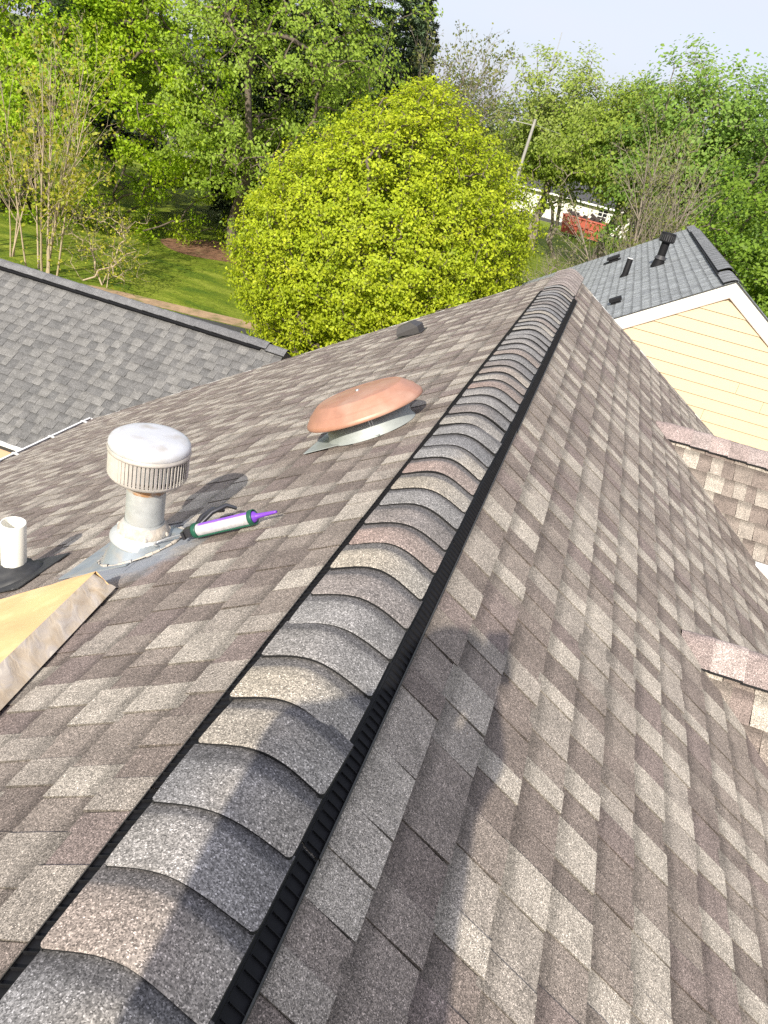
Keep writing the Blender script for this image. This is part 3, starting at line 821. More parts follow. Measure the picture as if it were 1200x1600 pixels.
# ------------------------------------------------------------------ caulk gun lying on the roof
gm = roof_frame(-.685, 2.268, ang=math.radians(2), lift=.012)
gun = empty('caulk_gun', (0, 0, 0), 'caulking gun with green frame and purple and white sealant tube lying by the flue pipe', 'caulk gun'); gun.matrix_basis = gm
X = Matrix.Rotation(math.pi / 2, 4, 'Y')
zc = .030
L0, L1 = -.128, .128
def along(x): return Matrix.Translation((x, 0, zc)) @ X
b = MB(); n = 36; vs = []; ts = []
xs = np.linspace(L0 + .012, L1 - .01, 22)
for x in xs:
    for k in range(n):
        a = 2 * math.pi * k / n
        vs.append((x, .0235 * math.cos(a), zc + .0235 * math.sin(a)))
        tt = (.47, .46, .48)
        ca = math.degrees(a) % 360
        if 62 < ca < 128 and x > L0 + .03: tt = (.24, .09, .56)
        elif 140 < ca < 185 and L0 + .05 < x < L0 + .12: tt = (.50, .40, .68)
        elif ca > 215 and ca < 300: tt = (.62, .60, .64)
        ts.append(tt)
b.add(vs, [(i * n + k, i * n + (k + 1) % n, (i + 1) * n + (k + 1) % n, (i + 1) * n + k) for i in range(len(xs) - 1) for k in range(n)], 0, ts, True)
b.build('sealant_tube', M_TUBE, gun)
b = MB()
for x in (L0, L1 - .012): b.lathe([(.0245, 0), (.0285, 0), (.0290, .004), (.0290, .014), (.0285, .018), (.0245, .018), (.0245, 0)], 32, mat=along(x))
b.lathe([(0, 0), (.0285, 0)], 32, mat=along(L0 - .001))
for a in (-2.2, -.95):
    b.tube([(L0 + .01, .0268 * math.cos(a), zc + .0268 * math.sin(a)), (L1, .0268 * math.cos(a), zc + .0268 * math.sin(a))], .0035, 6)
b.build('frame', M_GREEN, gun)
b = MB(); b.lathe([(.022, 0), (.019, .006), (.0115, .014), (.0095, .018), (.0080, .045), (.0055, .085), (.0045, .098), (.0025, .098)], 20, mat=along(L1 + .002)); b.build('nozzle', M_PURPLE, gun)
b = MB(); b.tube([(L0 + .01, 0, zc), (L0 - .10, 0, zc - .004), (L0 - .168, -.002, zc - .008), (L0 - .180, -.012, zc - .012), (L0 - .176, -.024, zc - .016), (L0 - .162, -.026, zc - .018)], .0042, 8); b.build('push_rod', M_ZINC, gun)
b = MB(); b.box((L0 - .022, .004, zc), (.038, .030, .034)); b.box((L0 - .048, -.004, zc - .006), (.012, .026, .03)); b.box((L0 - .02, .026, zc - .002), (.03, .02, .022))
b.build('latch_block', M_STEEL, gun)
b = MB(); b.tube([(L0 - .012, .018, zc), (L0 + .010, .065, zc + .026), (L0 + .032, .115, zc + .030), (L0 + .055, .150, zc + .008)], [.011, .012, .012, .008], 8); b.build('handle', M_STEEL, gun)
b = MB(); b.tube([(L0 + .004, .020, zc + .006), (L0 + .055, .070, zc + .034), (L0 + .100, .110, zc + .036), (L0 + .125, .128, zc + .010)], [.008, .0095, .0095, .007], 8); b.build('trigger', M_STEEL, gun)

# small loose bits lying on the shingles
b = MB(); rd = np.random.default_rng(31)
for k in range(150):
    x = rd.uniform(.25, 2.6) * (1 if rd.random() < .7 else -1); y_ = rd.uniform(.5, 6)
    n_ = Vector((math.copysign(T, x), 0, 1)).normalized(); q = Vector((x, y_, -T * abs(x))) + n_ * .0095
    a = rd.uniform(0, 6.28); d = Vector((math.cos(a), math.sin(a), 0)); d = (d - n_ * d.dot(n_)).normalized()
    L = rd.uniform(.002, .007) if k % 6 else rd.uniform(.012, .03)
    b.tube([q, q + d * L], .0007 if k % 6 else .0006, 4, tint=[(.5, .46, .40), (.30, .22, .14), (.62, .60, .56)][k % 3])
o = b.build('litter', simple('dry_litter', (1, 1, 1), .8, tinted=True)); meta(o, 'specks of dry litter scattered over the brown shingles', 'litter', kind='stuff')

# ------------------------------------------------------------------ wrapped bundle
tip = Vector((-.90, 1.90)); low = Vector((-.766, 1.204))
dirv = Vector((low.x - tip.x, low.y - tip.y))
e1 = Vector((dirv.x, dirv.y, -T * abs(low.x) + T * abs(tip.x))).normalized()
nn = Vector((-T, 0, 1)).normalized(); e2 = e1.cross(nn); e2 = e2 if e2.x < 0 else -e2
bund = empty('wrapped_bundle', (0, 0, 0), 'tan wrapped bundle with crinkled plastic side lying below the flue pipe', 'bundle')
P0 = Vector((tip.x, tip.y, -T * abs(tip.x))) + nn * .012
def bp(s, t, h): return P0 + e1 * s + e2 * t + nn * h
H = .082; BL, BW = 1.0, .60
r_ = np.random.default_rng(4)
b = MB(); NS, NT = 26, 14; vs = []
for i in range(NS):
    for j in range(NT):
        s, t = BL * i / (NS - 1), BW * j / (NT - 1)
        ed = min(s, BL - s, t, BW - t)
        h = H + .006 * math.sin(s * 17 + t * 6) * math.sin(t * 9 + 1) * min(1, ed * 12) + r_.normal(0, .0008) - (.012 if ed < .001 and j > 0 and i > 0 else 0)
        if j == 0: h = H
        vs.append(bp(s, t + .030 * (1 - j / (NT - 1)), h))
b.add(vs, [(i * NT + j, i * NT + j + 1, (i + 1) * NT + j + 1, (i + 1) * NT + j) for i in range(NS - 1) for j in range(NT - 1)], 0, (1, 1, 1), True)
for j in range(NT - 1): b.add([vs[j], vs[j + 1], bp(0, BW * (j + 1) / (NT - 1), 0), bp(0, BW * j / (NT - 1), 0)], [(0, 3, 2, 1)])
b.add([bp(BL, 0, 0), bp(BL, BW, 0), bp(BL, BW, H), bp(BL, .03, H)], [(0, 1, 2, 3)]); b.add([bp(0, BW, 0), bp(BL, BW, 0), bp(BL, BW, H - .012), bp(0, BW, H - .012)], [(3, 2, 1, 0)])
b.build('wrapper', M_WRAP, bund)
b = MB(); NS, NH = 60, 7; vs2 = []
for i in range(NS):
    s = BL * i / (NS - 1)
    for j in range(NH):
        q = j / (NH - 1)
        # top edge meets the wrapper, foot of the film sits on the shingles
        out = .030 * q + (r_.normal(0, .0010) + .0022 * math.sin(s * 31 + q * 5 + 2 * math.sin(s * 13)) * math.sin(q * 3.14)) * (0 < j < NH - 1)
        sh = -.018 * (1 - q) * (1 if i == 0 else 0) + (.02 * q if i == 0 else 0)
        vs2.append(bp(s + sh, out, .002 + (H - .002) * q))
b.add(vs2, [(i * NH + j, i * NH + j + 1, (i + 1) * NH + j + 1, (i + 1) * NH + j) for i in range(NS - 1) for j in range(NH - 1)], 0, (1, 1, 1), True)
b.build('plastic_film', M_FILM, bund)

# ------------------------------------------------------------------ fixtures on the cream house roof
def rroof(x): return RZ - RT * (RX - x) + .01
def black_flue(x, y, h, r, label):
    o = empty('flue_vent', (x, y, rroof(x)), label, 'flue vent')
    b = MB(); b.lathe([(r * 1.7, -.06), (r * 1.15, .14)], 24); b.build('cone_flashing', M_BLACK, o)
    b = MB(); b.lathe([(r, 0), (r, h - .17)], 24); b.build('pipe', M_BLACK, o)
    b = MB(); b.lathe([(r * 1.5, .12), (r * 1.02, .19)], 24); b.build('storm_collar', M_BLACKLIP, o)
    b = MB(); b.lathe([(r, h - .19), (r * 1.75, h - .18), (r * 1.85, h - .16), (r * 1.85, h - .03), (r * 1.7, h - .005), (r, h), (0, h + .003)], 28); c = b.build('cap', M_BLACK, o)
    b = MB()
    for k in range(22):
        a = 6.2832 * k / 22; b.box((r * 1.86 * math.cos(a), r * 1.86 * math.sin(a), h - .095), (.012, .02, .115), rot=Matrix.Rotation(a, 3, 'Z'))
    b.build('cap_ribs', M_BLACKLIP, c)
    return o
black_flue(1.26, 17.02, .63, .080, 'tall black flue pipe with round cap on the slate gray roof of the cream house')
o = empty('vent_stack', (.71, 16.97, rroof(.71)), 'plain short black pipe with white rim on the slate gray roof of the cream house', 'vent pipe')
b = MB(); b.lathe([(.085, -.05), (.062, .05), (.058, .34), (.05, .345)], 24); b.lathe([(.05, .30), (0, .30)], 24); b.build('pipe', M_BLACK, o)
b = MB(); b.lathe([(.052, .345), (.059, .346), (.059, .352), (.052, .352), (.05, .33)], 24); b.build('rim', M_GUTTER, o)
o = empty('box_vent', (.40, 20.6, rroof(.40)), 'small flat black box vent near the far edge of the slate gray roof', 'roof vent')
b = MB(); rr = Matrix.Rotation(-math.atan(RT), 3, 'Y'); b.box((0, 0, .10), (.30, .34, .05), rot=rr); b.box((.02, 0, .045), (.22, .26, .09), rot=rr); b.build('hood', M_BLACK, o)
b = MB(); b.box((0, 0, .004), (.42, .42, .008), rot=rr); b.build('flange', M_BLACK, o)
o = empty('box_vent', (.62, 13.7, rroof(.62)), 'dark vent half hidden behind the far rake of the brown roof', 'roof vent')
b = MB(); b.box((0, 0, .07), (.2, .22, .05), rot=rr); b.box((.02, 0, .03), (.15, .17, .08), rot=rr); b.build('hood', M_BLACK, o)

# ------------------------------------------------------------------ trees
def leaves_mesh(name, P, N, size, tint, mat, aspect=.62, rng=None):
    """one folded rhombus leaf at every point"""
    k = len(P)
    a = rng.normal(size=(k, 3)); N = N / np.maximum(1e-6, np.linalg.norm(N, axis=1, keepdims=True))
    d = a - (a * N).sum(1, keepdims=True) * N; d /= np.maximum(1e-6, np.linalg.norm(d, axis=1, keepdims=True))
    s = np.cross(N, d); sz = size * rng.uniform(.65, 1.3, (k, 1))
    V = np.stack([P - d * sz * .5, P + s * sz * aspect * .5 + N * sz * .10 - d * sz * .05, P + d * sz * .5 - N * sz * .08, P - s * sz * aspect * .5 + N * sz * .10 - d * sz * .05], 1).reshape(-1, 3)
    F = np.arange(4 * k).reshape(k, 4)
    return np_mesh(name, V, F, mat, np.repeat(tint, 4, 0))

def grow(stems, targets, rng, tip_r, jit=.06, power=.48, up=.6):
    """joins every target to the growing skeleton; returns nodes, parents, radii"""
    nodes = []; par = []
    for st in stems:
        prev = -1
        for p in st: nodes.append(np.array(p, float)); par.append(prev); prev = len(nodes) - 1
    order = np.argsort(np.min(np.linalg.norm(targets[:, None] - np.array(nodes)[None], axis=2), axis=1))
    cap = len(nodes) + 4 * len(targets); A = np.zeros((cap, 3)); A[:len(nodes)] = nodes; par = par + [0] * (cap - len(par)); m = len(nodes); tips = []
    for t in targets[order]:
        D = t - A[:m]; dist = np.linalg.norm(D, axis=1)
        cost = dist * (1 + up * np.clip(-D[:, 2] / np.maximum(dist, 1e-3) + .25, 0, 2))
        j = int(np.argmin(cost)); q = A[j]; L = dist[j]; prev = j
        for f in (.33, .67, 1.0):
            p = q + (t - q) * f + rng.normal(0, jit * L, 3) * (f < 1) + np.array([0, 0, .10 * L * math.sin(f * math.pi)])
            A[m] = p; par[m] = prev; prev = m; m += 1
        tips.append(m - 1)
    cnt = np.zeros(m)
    for t in tips: cnt[t] += 1
    for k in range(m - 1, -1, -1):
        if par[k] >= 0: cnt[par[k]] += cnt[k]
    return A[:m], par[:m], tip_r * np.maximum(cnt, .6) ** power, np.array(tips), order

def wood_mesh(name, A, par, R, mat, extra=None, rmax=None):
    segs = [(A[par[k]], A[k], min(R[par[k]], R[k] * 1.6 + .01), R[k]) for k in range(len(A)) if par[k] >= 0]
    if extra: segs += extra
    S = np.array([s[0] for s in segs]); E = np.array([s[1] for s in segs]); r0 = np.array([s[2] for s in segs])[:, None]; r1 = np.array([s[3] for s in segs])[:, None]
    if rmax: r0 = np.minimum(r0, rmax); r1 = np.minimum(r1, rmax)
    d = E - S; d /= np.maximum(1e-6, np.linalg.norm(d, axis=1, keepdims=True))
    ref = np.where(np.abs(d[:, 2:3]) > .8, np.array([[1., 0, 0]]), np.array([[0, 0, 1.]]))
    x = np.cross(d, ref); x /= np.linalg.norm(x, axis=1, keepdims=True); y = np.cross(d, x)
    n = 5; V = []
    for c, r in ((S - d * r0 * .3, r0), (E + d * r1 * .3, r1)):
        for k in range(n):
            a = 2 * math.pi * k / n; V.append(c + (x * math.cos(a) + y * math.sin(a)) * r)
    V = np.stack(V, 1).reshape(-1, 3); base = (np.arange(len(segs)) * 2 * n)[:, None]
    F = np.concatenate([base + np.array([[k, (k + 1) % n, (k + 1) % n + n, k + n]]) for k in range(n)])
    return np_mesh(name, V, F, mat, None, True)

def crown_pts(n, c, rad, rng, shell=.35, flat=0.0, lump=.25, egg=0.0, skew=0.0):
    """points in a lumpy ellipsoid, denser to the outside"""
    d = rng.normal(size=(n, 3)); d /= np.linalg.norm(d, axis=1, keepdims=True)
    dirs = rng.normal(size=(9, 3)); dirs /= np.linalg.norm(dirs, axis=1, keepdims=True)
    amp = 1 + lump * (np.exp(4 * (d @ dirs.T - 1)).sum(1) - .6)
    d2 = rng.normal(size=(46, 3)); d2 /= np.linalg.norm(d2, axis=1, keepdims=True)
    amp = amp + lump * .75 * (np.exp(38 * (d @ d2.T - 1)).sum(1) - .6)
    r = (shell + (1 - shell) * rng.random(n) ** .6 + .05 * (rng.random(n) < .06))[:, None]
    p = d * r * amp[:, None]
    p[:, 0] += skew * p[:, 2]
    if egg: p[:, :2] *= (1 - egg * p[:, 2:3])
    return np.array(c) + p * np.array(rad), d

def tree(name, label, cat, base, stems_n, crown_c, rad, nclump, nleaf, leaf, clump_r, pal, bark, tip_r, seed, group=None, shell=.35, lump=.25, egg=0.0, spread=.1, twigs=0, twig_len=.5, twig_up=.8, trunk_top=.55, bright=.25, mat=None, aspect=.62, up_n=.5, rmax=None, sag=0.0, crown_name='crown', droop=0, twig_r=None, skew=0.0):
    r = np.random.default_rng(seed); base = np.array(base, float); cc = np.array(crown_c, float); rad = np.array(rad, float)
    o = empty(name, tuple(base), label, cat, group)
    tg, dirs = crown_pts(nclump, cc, rad, r, shell, lump=lump, egg=egg, skew=skew)
    tg[:, 2] = np.maximum(tg[:, 2], base[2] + .25)
    stems = []
    for s in range(stems_n):
        b0 = base + np.array([r.normal(0, spread), r.normal(0, spread), 0]) * (stems_n > 1)
        end = cc + np.array([r.normal(0, .5) * rad[0], r.normal(0, .5) * rad[1], rad[2] * (trunk_top * 2 - 1)]) * (np.array([1, 1, 1]) if stems_n > 1 else np.array([.15, .15, 1]))
        mid = [b0 + (end - b0) * f + np.array([*r.normal(0, .03 * np.linalg.norm(end - b0), 2), 0]) * (0 < f < 1) for f in np.linspace(0, 1, 7)]
        stems.append(mid)
    A, par, R, tips, order = grow(stems, tg, r, tip_r)
    extra = []
    tw_pts = []
    for t in tips:
        for k in range(twigs):
            dv = r.normal(size=3) * .55 + (A[t] - cc) / rad * .5 + np.array([0, 0, twig_up]); dv /= np.linalg.norm(dv)
            L = twig_len * r.uniform(.5, 1.3); q = A[t] + dv * L + np.array([0, 0, .1 * L]) ; 
            rr = twig_r or tip_r * .55
            md = (A[t] + q) / 2 + r.normal(0, .06 * L, 3)
            extra += [(A[t], md, rr, rr * .8), (md, q, rr * .8, rr * .45)]; tw_pts += [md, q]
            if r.random() < .6:
                q2 = md + (q - md) * .6 + r.normal(0, .35 * L, 3); extra.append((md, q2, rr * .6, rr * .35)); tw_pts.append(q2)
    loc = -base
    me = wood_mesh('trunk', A, par, R, bark, extra, rmax); tr = link('trunk', me, o, Matrix.Translation(tuple(loc)))
    if nleaf:
        ct = tg[order]
        k = nclump * nleaf
        idx = np.repeat(np.arange(nclump), nleaf)
        if tw_pts and twigs:
            cen = np.array(tw_pts); idx2 = r.integers(0, len(cen), k); C0 = cen[idx2]
        else: C0 = ct[idx]
        P = C0 + r.normal(size=(k, 3)) * np.array([1, 1, .62]) * clump_r
        outn = (P - cc) / rad
        N = outn * .9 + r.normal(size=(k, 3)) * .55 + np.array([0, -.25, up_n])
        pal = np.array(pal); w = r.dirichlet(np.ones(len(pal)) * 1.2, nclump)[idx]
        tint = (w[:, :, None] * pal[None]).sum(1) * r.uniform(1 - bright, 1 + bright, (k, 1))
        me = leaves_mesh('crown', P, N, leaf, tint, mat or M_LEAF, aspect, r)
        link(crown_name, me, o, Matrix.Translation(tuple(loc)))
    return o

LIME = [(.27, .30, .022), (.20, .26, .02), (.33, .34, .03), (.15, .21, .02)]
PEAR = [(.46, .54, .025), (.375, .47, .022), (.53, .57, .033), (.28, .38, .02)]
MAPLE = [(.35, .50, .024), (.45, .57, .03), (.23, .38, .018)]
MID = [(.27, .39, .045), (.36, .47, .065), (.17, .27, .03)]
SOFT = [(.31, .39, .08), (.24, .33, .07), (.37, .43, .09)]
OLIVE = [(.21, .24, .06), (.26, .27, .08), (.17, .21, .05)]
DARKG = [(.035, .06, .02), (.05, .08, .025), (.025, .045, .016)]

# the big clipped-looking round tree
tree('round_pear_tree', 'dense rounded lime green tree standing just beyond the brown roof', 'tree', (-5.6, 21.2, G), 1, (-5.48, 21.3, -2.85), (3.72, 3.7, 3.55), 4700, 38, .088, .125, PEAR, M_BARK, .008, 21, shell=.64, lump=.09, egg=.14, skew=.07, bright=.3, up_n=.45, trunk_top=.45)
# left side
tree('maple_tree', 'bright yellow green maple with layered leafy boughs at the left edge', 'tree', (-23.5, 28.6, G), 1, (-21.0, 28.4, .2), (5.6, 4.6, 4.8), 900, 84, .135, .23, MAPLE, M_BARK, .014, 31, shell=.55, lump=.5, bright=.3)
def stem_shrub(name, label, base, nst, h, spread, seed, pal, leafn, bark=M_PALEBARK, rr=(.024, .05), lmax=.30, cat='shrub', lsize=.12, lowest=.12, rmin=.0045):
    r = np.random.default_rng(seed); base = np.array(base, float)
    o = empty(name, tuple(base), label, cat); extra = []; tips = []
    def shoot(p, d, L, rad, lev):
        n = max(3, int(L / .45)); q = np.array(p, float); d = np.array(d, float)
        for k in range(n):
            d = d + r.normal(0, .045 if lev else .026, 3) + np.array([0, 0, .035 if lev else .012]); d /= np.linalg.norm(d)
            q2 = q + d * L / n; ra = rad * (1 - .8 * k / n); rb = rad * (1 - .8 * (k + 1) / n)
            extra.append((q, q2, ra, rb))
            if lev < 3 and k >= (1 if lev else 2) and r.random() < (.95, .9, .72)[lev]:
                for _ in range(1 + (r.random() < .45)):
                    sd = r.normal(0, 1, 3); sd -= d * (sd @ d); sd /= np.linalg.norm(sd)
                    nd = d * .8 + sd * r.uniform(.35, .62); nd /= np.linalg.norm(nd)
                    shoot(q2, nd, L * (1 - .6 * k / n) * r.uniform(.28, .5), max(rb * .5, rmin), lev + 1)
            q = q2; tips.append(q2)
    for k in range(nst):
        a = r.uniform(0, 6.28); lean = r.uniform(.02, lmax)
        shoot(base + np.array([math.cos(a), math.sin(a) * .6, 0]) * spread * r.uniform(.2, 1), (math.cos(a) * lean, math.sin(a) * lean, 1), h * r.uniform(.72, 1.05), r.uniform(*rr), 0)
    A = np.zeros((1, 3)); me = wood_mesh('trunk', A, [-1], np.array([.01]), bark, extra)
    link('trunk', me, o, Matrix.Translation(tuple(-base)))
    tp = np.array(tips); lowp = np.exp(-np.maximum(0, tp[:, 2] - base[2] - 2.2) / 1.6) * (1 - lowest) + lowest; lowp /= lowp.sum()
    k = leafn; P = tp[r.choice(len(tp), k, p=lowp)] + r.normal(0, .10, (k, 3))
    tint = np.array(pal)[r.integers(0, len(pal), k)] * r.uniform(.75, 1.25, (k, 1))
    link('crown', leaves_mesh('crown', P, r.normal(size=(k, 3)) + np.array([0, -.3, .5]), lsize, tint, M_LEAF, .7, r), o, Matrix.Translation(tuple(-base)))
stem_shrub('stem_shrub', 'tall bare multi-stemmed shrub with pale stems and few yellow leaves behind gray roof', (-17.0, 21.9, G), 8, 6.4, .8, 41, [(.42, .40, .05), (.34, .37, .04)], 2100, lowest=.05)
stem_shrub('stem_shrub', 'brown twiggy bare shrub at the far left edge behind gray roof', (-19.3, 22.2, G), 9, 4.2, .9, 42, [(.36, .32, .06), (.3, .3, .05)], 500)
tree('low_shrub', 'low yellow leaved shrub at the foot of the bare stems beside gray roof', 'shrub', (-14.9, 22.2, G), 4, (-14.9, 22.2, -4.9), (1.7, 1.2, 1.2), 90, 12, .085, .16, [(.42, .41, .04), (.34, .37, .035)], M_PALEBARK, .006, 43, shell=.2, spread=.3, twigs=3, twig_len=.4)
tree('leafy_tree', 'green tree with drooping sparse boughs over the dark shaded lawn', 'tree', (-15.0, 31.5, G), 1, (-14.9, 31.2, 1.3), (4.9, 4.0, 4.8), 680, 72, .125, .20, MID, M_BARK, .011, 51, shell=.55, lump=.5, bright=.3, twigs=2, twig_len=.6, twig_up=-.2)

def conifer(name, label, base, h, rbase, seed, pal, dens=1.0, group=None, z0=.12, leaf=.30):
    r = np.random.default_rng(seed); base = np.array(base, float)
    o = empty(name, tuple(base), label, 'tree', group)
    b = MB(); b.tube([(0, 0, 0), (.03, .02, h * .5), (0, 0, h)], [.018 * h + .06, .011 * h + .03, .02], 8); 
    P = []; N = []; W = []
    nb = int(11 * h * dens / 2)
    for k in range(nb):
        f = z0 + (1 - z0) * (k / nb) ** .95
        z = h * f; L = rbase * (1 - f) ** .6 * r.uniform(.7, 1.12) + .12
        a = k * 2.39996 + r.normal(0, .3); dv = np.array([math.cos(a), math.sin(a), 0])
        tip = np.array([0, 0, z]) + dv * L + np.array([0, 0, -.20 * L + .22 * L * f])
        mid = np.array([0, 0, z]) + dv * L * .5 + np.array([0, 0, -.02 * L])
        b.tube([(0, 0, z), mid, tip], [.02 + .012 * L, .014 + .006 * L, .006], 4, cap=False)
        m = int(70 * L * dens) + 12
        t = r.random(m) ** .7
        q = (np.array([0, 0, z])[None] * (1 - t[:, None]) ** 2 + 2 * (t * (1 - t))[:, None] * mid + (t ** 2)[:, None] * tip)
        side = np.array([-dv[1], dv[0], 0])
        wdt = .42 * L * (1 - t * .75)
        q += side * (r.uniform(-1, 1, m) * wdt)[:, None] + np.array([0, 0, 1]) * (r.normal(0, .09, m) - .03 * np.abs(r.normal(0, 1, m)))[:, None]
        P.append(q); N.append(np.array([0, 0, 1]) + r.normal(0, .55, (m, 3)) + dv * .2)
    P = np.vstack(P) + base; N = np.vstack(N)
    b.build('trunk', M_BARK, o)
    pal = np.array(pal); w = r.dirichlet(np.ones(len(pal)), len(P)); tint = (w[:, :, None] * pal).sum(1) * r.uniform(.65, 1.35, (len(P), 1))
    link('crown', leaves_mesh('crown', P, N, leaf, tint, M_NEEDLE, .30, r), o, Matrix.Translation(tuple(-base)))
    return o
conifer('pine_tree', 'tall dark pine rising out of frame behind the round lime tree', (-14.6, 38.0, G), 17.5, 5.2, 61, [(.06, .10, .04), (.085, .13, .055)], 1.35, group=None)
conifer('pine_tree', 'dark broad pine over the brown needle bed behind sparse boughs', (-18.6, 39.2, G), 13.5, 5.2, 62, [(.024, .042, .018), (.035, .056, .024)], 1.5, z0=.10)
conifer('pine_tree', 'dark pine behind the maple at the upper left', (-27.0, 40.0, G), 15, 5.2, 63, [(.024, .042, .018), (.036, .058, .024)], 1.4)
conifer('young_pine', 'pale young pine bough low in the shade beside the brown needle bed', (-16.6, 35.0, G), 2.8, 1.5, 64, [(.07, .10, .045), (.09, .12, .055)], 1.3, z0=.1)
conifer('spruce_tree', 'slim distant spruce whose pointed top stands against the sky', (-19.8, 71.5, G), 15.6, 3.0, 65, [(.05, .075, .045), (.07, .09, .055)], 1.2, leaf=.4)
conifer('pine_tree', 'blue green pine just right of the tallest dark pine', (-14.0, 47.5, G), 12.6, 5.6, 66, [(.075, .12, .055), (.10, .145, .07)], 1.3)

# middle and right background
stem_shrub('twiggy_tree', 'gray brown tree of fine bare twigs above the round lime tree', (-11.9, 47.5, G), 22, 10.0, .6, 74, OLIVE, 11000, M_GRAYBARK, (.05, .09), .62, 'tree', .16, 2.5, .010)
tree('broadleaf_tree', 'pale green airy tree beside the white pole below the lattice mast', 'tree', (-5.2, 59.5, G), 2, (-5.3, 59.6, 1.6), (3.7, 3.2, 2.9), 300, 60, .22, .40, SOFT, M_GRAYBARK, .02, 81, shell=.35, lump=.4, twigs=2, twig_len=.6)
tree('broadleaf_tree', 'tall fresh green tree left of the tallest one on the right skyline', 'tree', (-.4, 52.5, G), 2, (-.3, 52.5, 1.6), (3.6, 3.4, 3.0), 380, 70, .21, .38, [(.29, .39, .06), (.35, .43, .06), (.20, .29, .045)], M_GRAYBARK, .018, 82, shell=.4, lump=.4, twigs=2, twig_len=.6)
tree('broadleaf_tree', 'tallest fresh green tree on the right skyline with feathery top', 'tree', (4.4, 48.5, G), 2, (4.3, 48.5, 1.0), (4.0, 3.4, 4.5), 460, 76, .21, .40, [(.23, .37, .07), (.29, .41, .07), (.15, .27, .05)], M_GRAYBARK, .018, 83, shell=.4, lump=.4, twigs=2, twig_len=.7)
tree('broadleaf_tree', 'dark green tree at the right edge behind the slate gray roof', 'tree', (8.6, 43.0, G), 1, (8.2, 43.0, -.8), (3.6, 3.4, 4.5), 380, 70, .19, .36, [(.17, .29, .05), (.22, .33, .055), (.11, .20, .035)], M_BARK, .018, 84, shell=.4, lump=.3)
stem_shrub('bare_tree', 'spreading bare gray limbed tree rising behind the slate gray roof', (1.9, 37.8, G), 14, 8.4, .5, 92, OLIVE, 3600, M_GRAYBARK, (.05, .095), .66, 'tree', .12, .9, .0085)
tree('green_bush', 'bright green bushy tree right of the slate gray roof ridge', 'tree', (5.0, 27.0, G), 2, (5.0, 27.0, -2.2), (2.5, 2.2, 3.4), 420, 70, .12, .22, [(.19, .31, .03), (.25, .36, .035), (.12, .22, .024)], M_BARK, .01, 92, shell=.45, lump=.3)
tree('green_bush', 'small yellow green tree in front of the far white garage roof', 'tree', (-3.3, 58.0, G), 2, (-4.4, 58.0, .1), (3.0, 2.4, 1.4), 190, 54, .18, .30, [(.27, .37, .04), (.21, .31, .04)], M_GRAYBARK, .014, 93, shell=.35, lump=.4)
tree('green_bush', 'olive tinted bushy tree between the pole and the bare tree', 'tree', (.9, 60.0, G), 2, (.9, 60.0, .9), (2.6, 2.4, 2.4), 200, 60, .17, .32, [(.25, .30, .06), (.20, .26, .05)], M_GRAYBARK, .014, 94, shell=.35, lump=.4)
tree('brush_shrub', 'tangled gray brown brush at the foot of the bare tree', 'shrub', (-1.3, 38.6, G), 7, (-1.2, 38.6, -4.9), (2.6, 1.6, 1.4), 120, 6, .09, .2, OLIVE, M_GRAYBARK, .010, 95, shell=.15, spread=.8, twigs=5, twig_len=.6, twig_up=.5, rmax=.05)
tree('brush_shrub', 'green flecked brush between round lime tree and slate gray roof', 'shrub', (-3.0, 33.0, G), 6, (-2.9, 33.0, -5.3), (2.0, 1.3, 1.1), 100, 14, .085, .18, [(.16, .19, .03), (.13, .16, .03)], M_GRAYBARK, .008, 96, shell=.15, spread=.6, twigs=3, twig_len=.45)

# a row of plain trees far behind that closes the view
rb_ = np.random.default_rng(77)
spots = [(-58, 78), (-47, 70), (-40, 84), (-33, 66), (-29, 80), (-22, 92), (-15, 88), (-10, 100), (-4, 106), (3, 96), (9, 84), (15, 74), (21, 66), (28, 78), (14, 58), (-36, 52), (-44, 48)]
FARL = ['far tree at the left edge glimpsed behind the bare shrub stems', 'far tree glimpsed behind the left side of the maple', 'far tree glimpsed behind the middle of the maple', 'far tree behind the right side of the maple',
        'far tree behind the drooping green tree', 'far tree behind the broad dark pine', 'far tree between the tall pine and the twiggy tree', 'far tree glimpsed through the twiggy tree', 'far tree between the pole and the twiggy tree',
        'far tree behind the white garage', 'far tree behind the red bin', 'far tree behind the bare gray tree', 'far tree behind the tallest right tree', 'far tree beyond the right edge bush', 'far tree low behind the right edge dark tree',
        'nearer dark far tree behind the maple trunk', 'nearer dark far tree left of the maple trunk']
for k, (x, y_) in enumerate(spots):
    h = rb_.uniform(4.6, 6.4) if x > -26 else rb_.uniform(7, 9.5)
    o = tree('broadleaf_tree', FARL[k], 'tree', (x, y_, G), 1, (x, y_, G + h), (rb_.uniform(4, 6), 3.5, h * .85), 170, 40, .34, .62,
         [(.07, .11, .03), (.10, .14, .04), (.13, .15, .05)] if x > -26 else [(.04, .07, .02), (.06, .10, .025)], M_BARK, .03, 200 + k, group='far row of trees', shell=.35)

